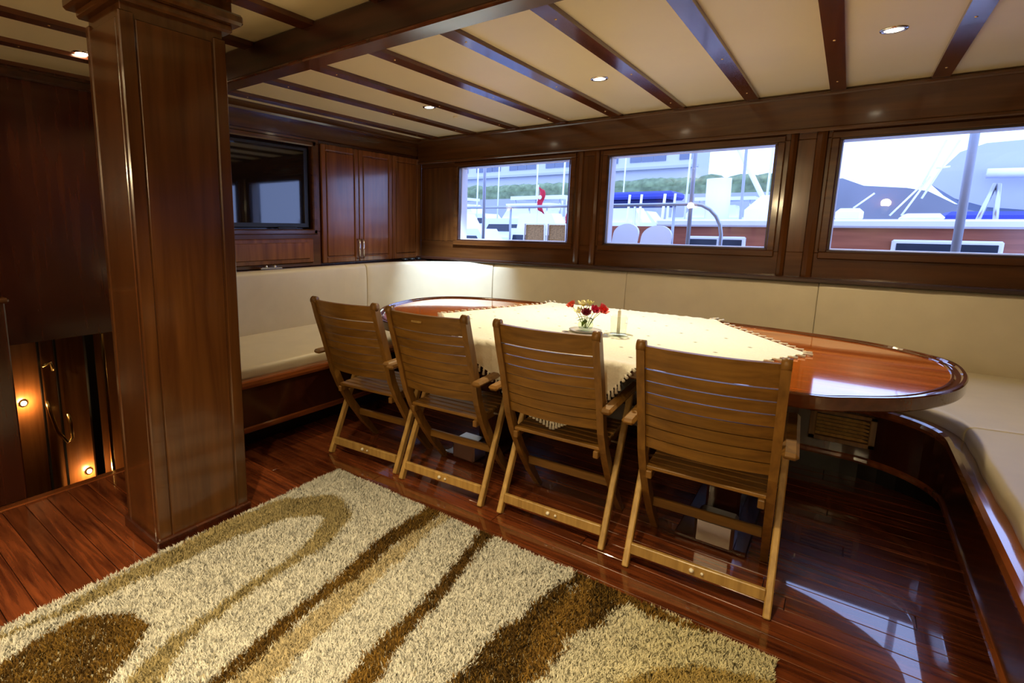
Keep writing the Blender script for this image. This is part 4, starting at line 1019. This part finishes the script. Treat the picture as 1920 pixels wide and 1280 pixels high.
# bars outside the panes imitating ghost reflections in the glass
for px, lb in ((907, 'slim blue grey bar imitating a reflection in the leftmost window'), (1294, 'slim blue grey bar imitating a reflection in the middle window'), (1803, 'slim blue grey bar imitating a reflection in the rightmost window')):
    p = E_(px, 400, 5.25); mb = MB(); mb.tube([(p.x, 5.25, .5), (p.x, 5.25, 2.8)], .026 if px > 1700 else .018, 12); tag(obj('reflection_bar', mb, X_['pole']), lb, 'pole', 'bars imitating window reflections')
# side deck, bulwark and railing
mb = MB(); mb.box((-6, 4.56, .42), (4, 5.7, .5)); tag(obj('side_deck', mb, X_['deck'], kind='structure'), 'side deck outside the windows', 'deck')
mb = MB(); mb.box((-6, 5.5, -.9), (4, 5.7, .75), .02); tag(obj('bulwark', mb, X_['hull'], kind='structure'), 'low bulwark outside the windows', 'bulwark')
rl = thing('deck_railing', (-1.6, 5.4, .5), 'stainless tubular deck railing with a curved end outside the windows', 'railing')
zt = E_(1200, 384, 5.4).z; r0 = E_(865, 381, 5.4).x-1.2; r1 = E_(1300, 384, 5.4).x; r2 = E_(1352, 440, 5.4).x
pth = [(r0, 5.4, zt), (r1, 5.4, zt)]+[(r1+(r2-r1)*math.sin(t), 5.4, zt-.30*(1-math.cos(t))) for t in (.3, .6, .9, 1.2, 1.5)]+[(r2, 5.4, .5)]
mb = MB(); mb.tube(pth, .016, 10); obj('top_tube', mb, X_['ss'], rl)
for px in (957, 1262, 862, 1143):
    p = E_(px, 420, 5.4); mb = MB(); mb.tube([(p.x, 5.4, .5), (p.x, 5.4, zt)], .013, 8); obj('post', mb, X_['ss'], rl)
# rounded white chair backs outside window 2
for i, (a0, a1) in enumerate(((1143, 1190), (1197, 1254))):
    xa, xb = E_(a0, 440, 5.1).x, E_(a1, 440, 5.1).x; zt2 = E_(1200, 419+i*3, 5.1).z; cx_ = (xa+xb)/2; rr = (xb-xa)/2
    poly = [(xa, .7)]+[(cx_-rr*math.cos(t), zt2-rr*.8+rr*.8*math.sin(t)) for t in [PI*j/12 for j in range(13)]]+[(xb, .7)]
    t = thing('deck_chair', (cx_, 4.95, .5), ['left of the two white round-backed chairs outside the middle window', 'right of the two white round-backed chairs outside the middle window'][i], 'chair', 'white round-backed deck chairs')
    n = len(poly); mb = MB(); mb.add([(x, 4.93+(z-.7)*.45, z) for x, z in poly]+[(x, 4.97+(z-.7)*.45, z) for x, z in poly], [tuple(range(n)), tuple(range(2*n-1, n-1, -1))]+[(k_, n+k_, n+(k_+1) % n, (k_+1) % n) for k_ in range(n)]); obj('backrest', mb, 'white', t)
    mb = MB(); mb.box((xa, 4.62, .86), (xb, 4.96, .90), .01); obj('seat', mb, 'white', t)
    for xx in (xa+.02, xb-.02):
        for yy in (4.64, 4.95): mb = MB(); mb.tube([(xx, yy, .5), (xx, yy, .87)], .012, 8); obj('leg', mb, 'white', t)
# tan wicker chairs outside window 1
for i, (a0, a1) in enumerate(((985, 1022), (1028, 1062))):
    xa, xb = E_(a0, 440, 6.2).x, E_(a1, 440, 6.2).x; z1_ = E_(1030, 421, 6.2).z
    t = thing('wicker_chair', ((xa+xb)/2, 6.2, .3), ['left of the two tan wicker chairs outside the leftmost window', 'right of the two tan wicker chairs outside the leftmost window'][i], 'chair', 'tan wicker chairs')
    mb = MB(); mb.box((xa, 6.2, .55), (xb, 6.23, z1_), .008); obj('backrest', mb, X_['wicker'], t)
    mb = MB(); mb.tube([(xa-.03, 6.18, .3), (xa, 6.18, z1_+.01), (xb, 6.18, z1_+.01), (xb+.03, 6.18, .3)], .013, 8); obj('frame', mb, 'white', t)
    mb = MB(); mb.box((xa, 5.8, .60), (xb, 6.2, .64), .008); obj('seat', mb, X_['wicker'], t)
mb = MB(); mb.box((E_(860, 440, 6).x-1, 5.75, -1), (E_(1075, 440, 6).x, 6.85, .3)); tag(obj('jetty', mb, X_['deck']), 'pale boat deck carrying the wicker chairs outside the leftmost window', 'deck')
# bare masts of boats along the quay
for px, y_, z1_ in ((893, 30, 7), (932, 36, 8), (1003, 36, 7), (1052, 28, 6), (1165, 40, 9), (1283, 30, 8), (1432, 26, 7)):
    p = E_(px, 400, y_); mb = MB(); mb.tube([(p.x, y_, -1), (p.x+.1, y_, z1_)], .05, 6)
    tag(obj('boat_mast', mb, 'white'), 'slim white mast %s' % {893: 'nearest the left edge of the leftmost window', 932: 'left of centre in the leftmost window', 1003: 'behind the red flag in the leftmost window', 1052: 'nearest the right edge of the leftmost window', 1165: 'near the left edge of the middle window', 1283: 'left of the thick white mast in the middle window', 1432: 'near the right edge of the middle window'}[px], 'mast', 'masts of the moored boats')
# flags
for i, (px, py, h, lb) in enumerate(((1011, 372, 44, 'red flag hanging limp in the middle of the leftmost window'), (1064, 400, 26, 'red flag at the right edge of the leftmost window'))):
    y_ = 10; p = E_(px, py, y_); t = thing('red_flag', (p.x, y_, -1), lb, 'flag', 'red flags seen through the leftmost window')
    mb = MB(); mb.tube([(p.x-.06, y_, -1), (p.x-.03, y_, p.z+.28)], .012, 6); obj('flagstaff', mb, 'white', t)
    mb = MB(); K = 8; vs = []
    for a in range(K+1):
        z = p.z+.24-.48*a/K
        for b in range(5): vs.append((p.x-.03+.035*b+.03*math.sin(a*.9), y_+.03*math.sin(b*2.2+a*.5), z-.02*b))
    mb.sm = True; mb.add(vs, [(a*5+b, a*5+b+1, a*5+b+6, a*5+b+5) for a in range(K) for b in range(4)])
    o = obj('cloth', mb, X_['red'], t); sm_ = o.modifiers.new('thick', 'SOLIDIFY'); sm_.thickness = .004
    mb = MB(); mb.ball((p.x+.035, y_-.04, p.z+.02), .045, 10, 6, (1, .15, 1)); obj('emblem', mb, 'white', t)
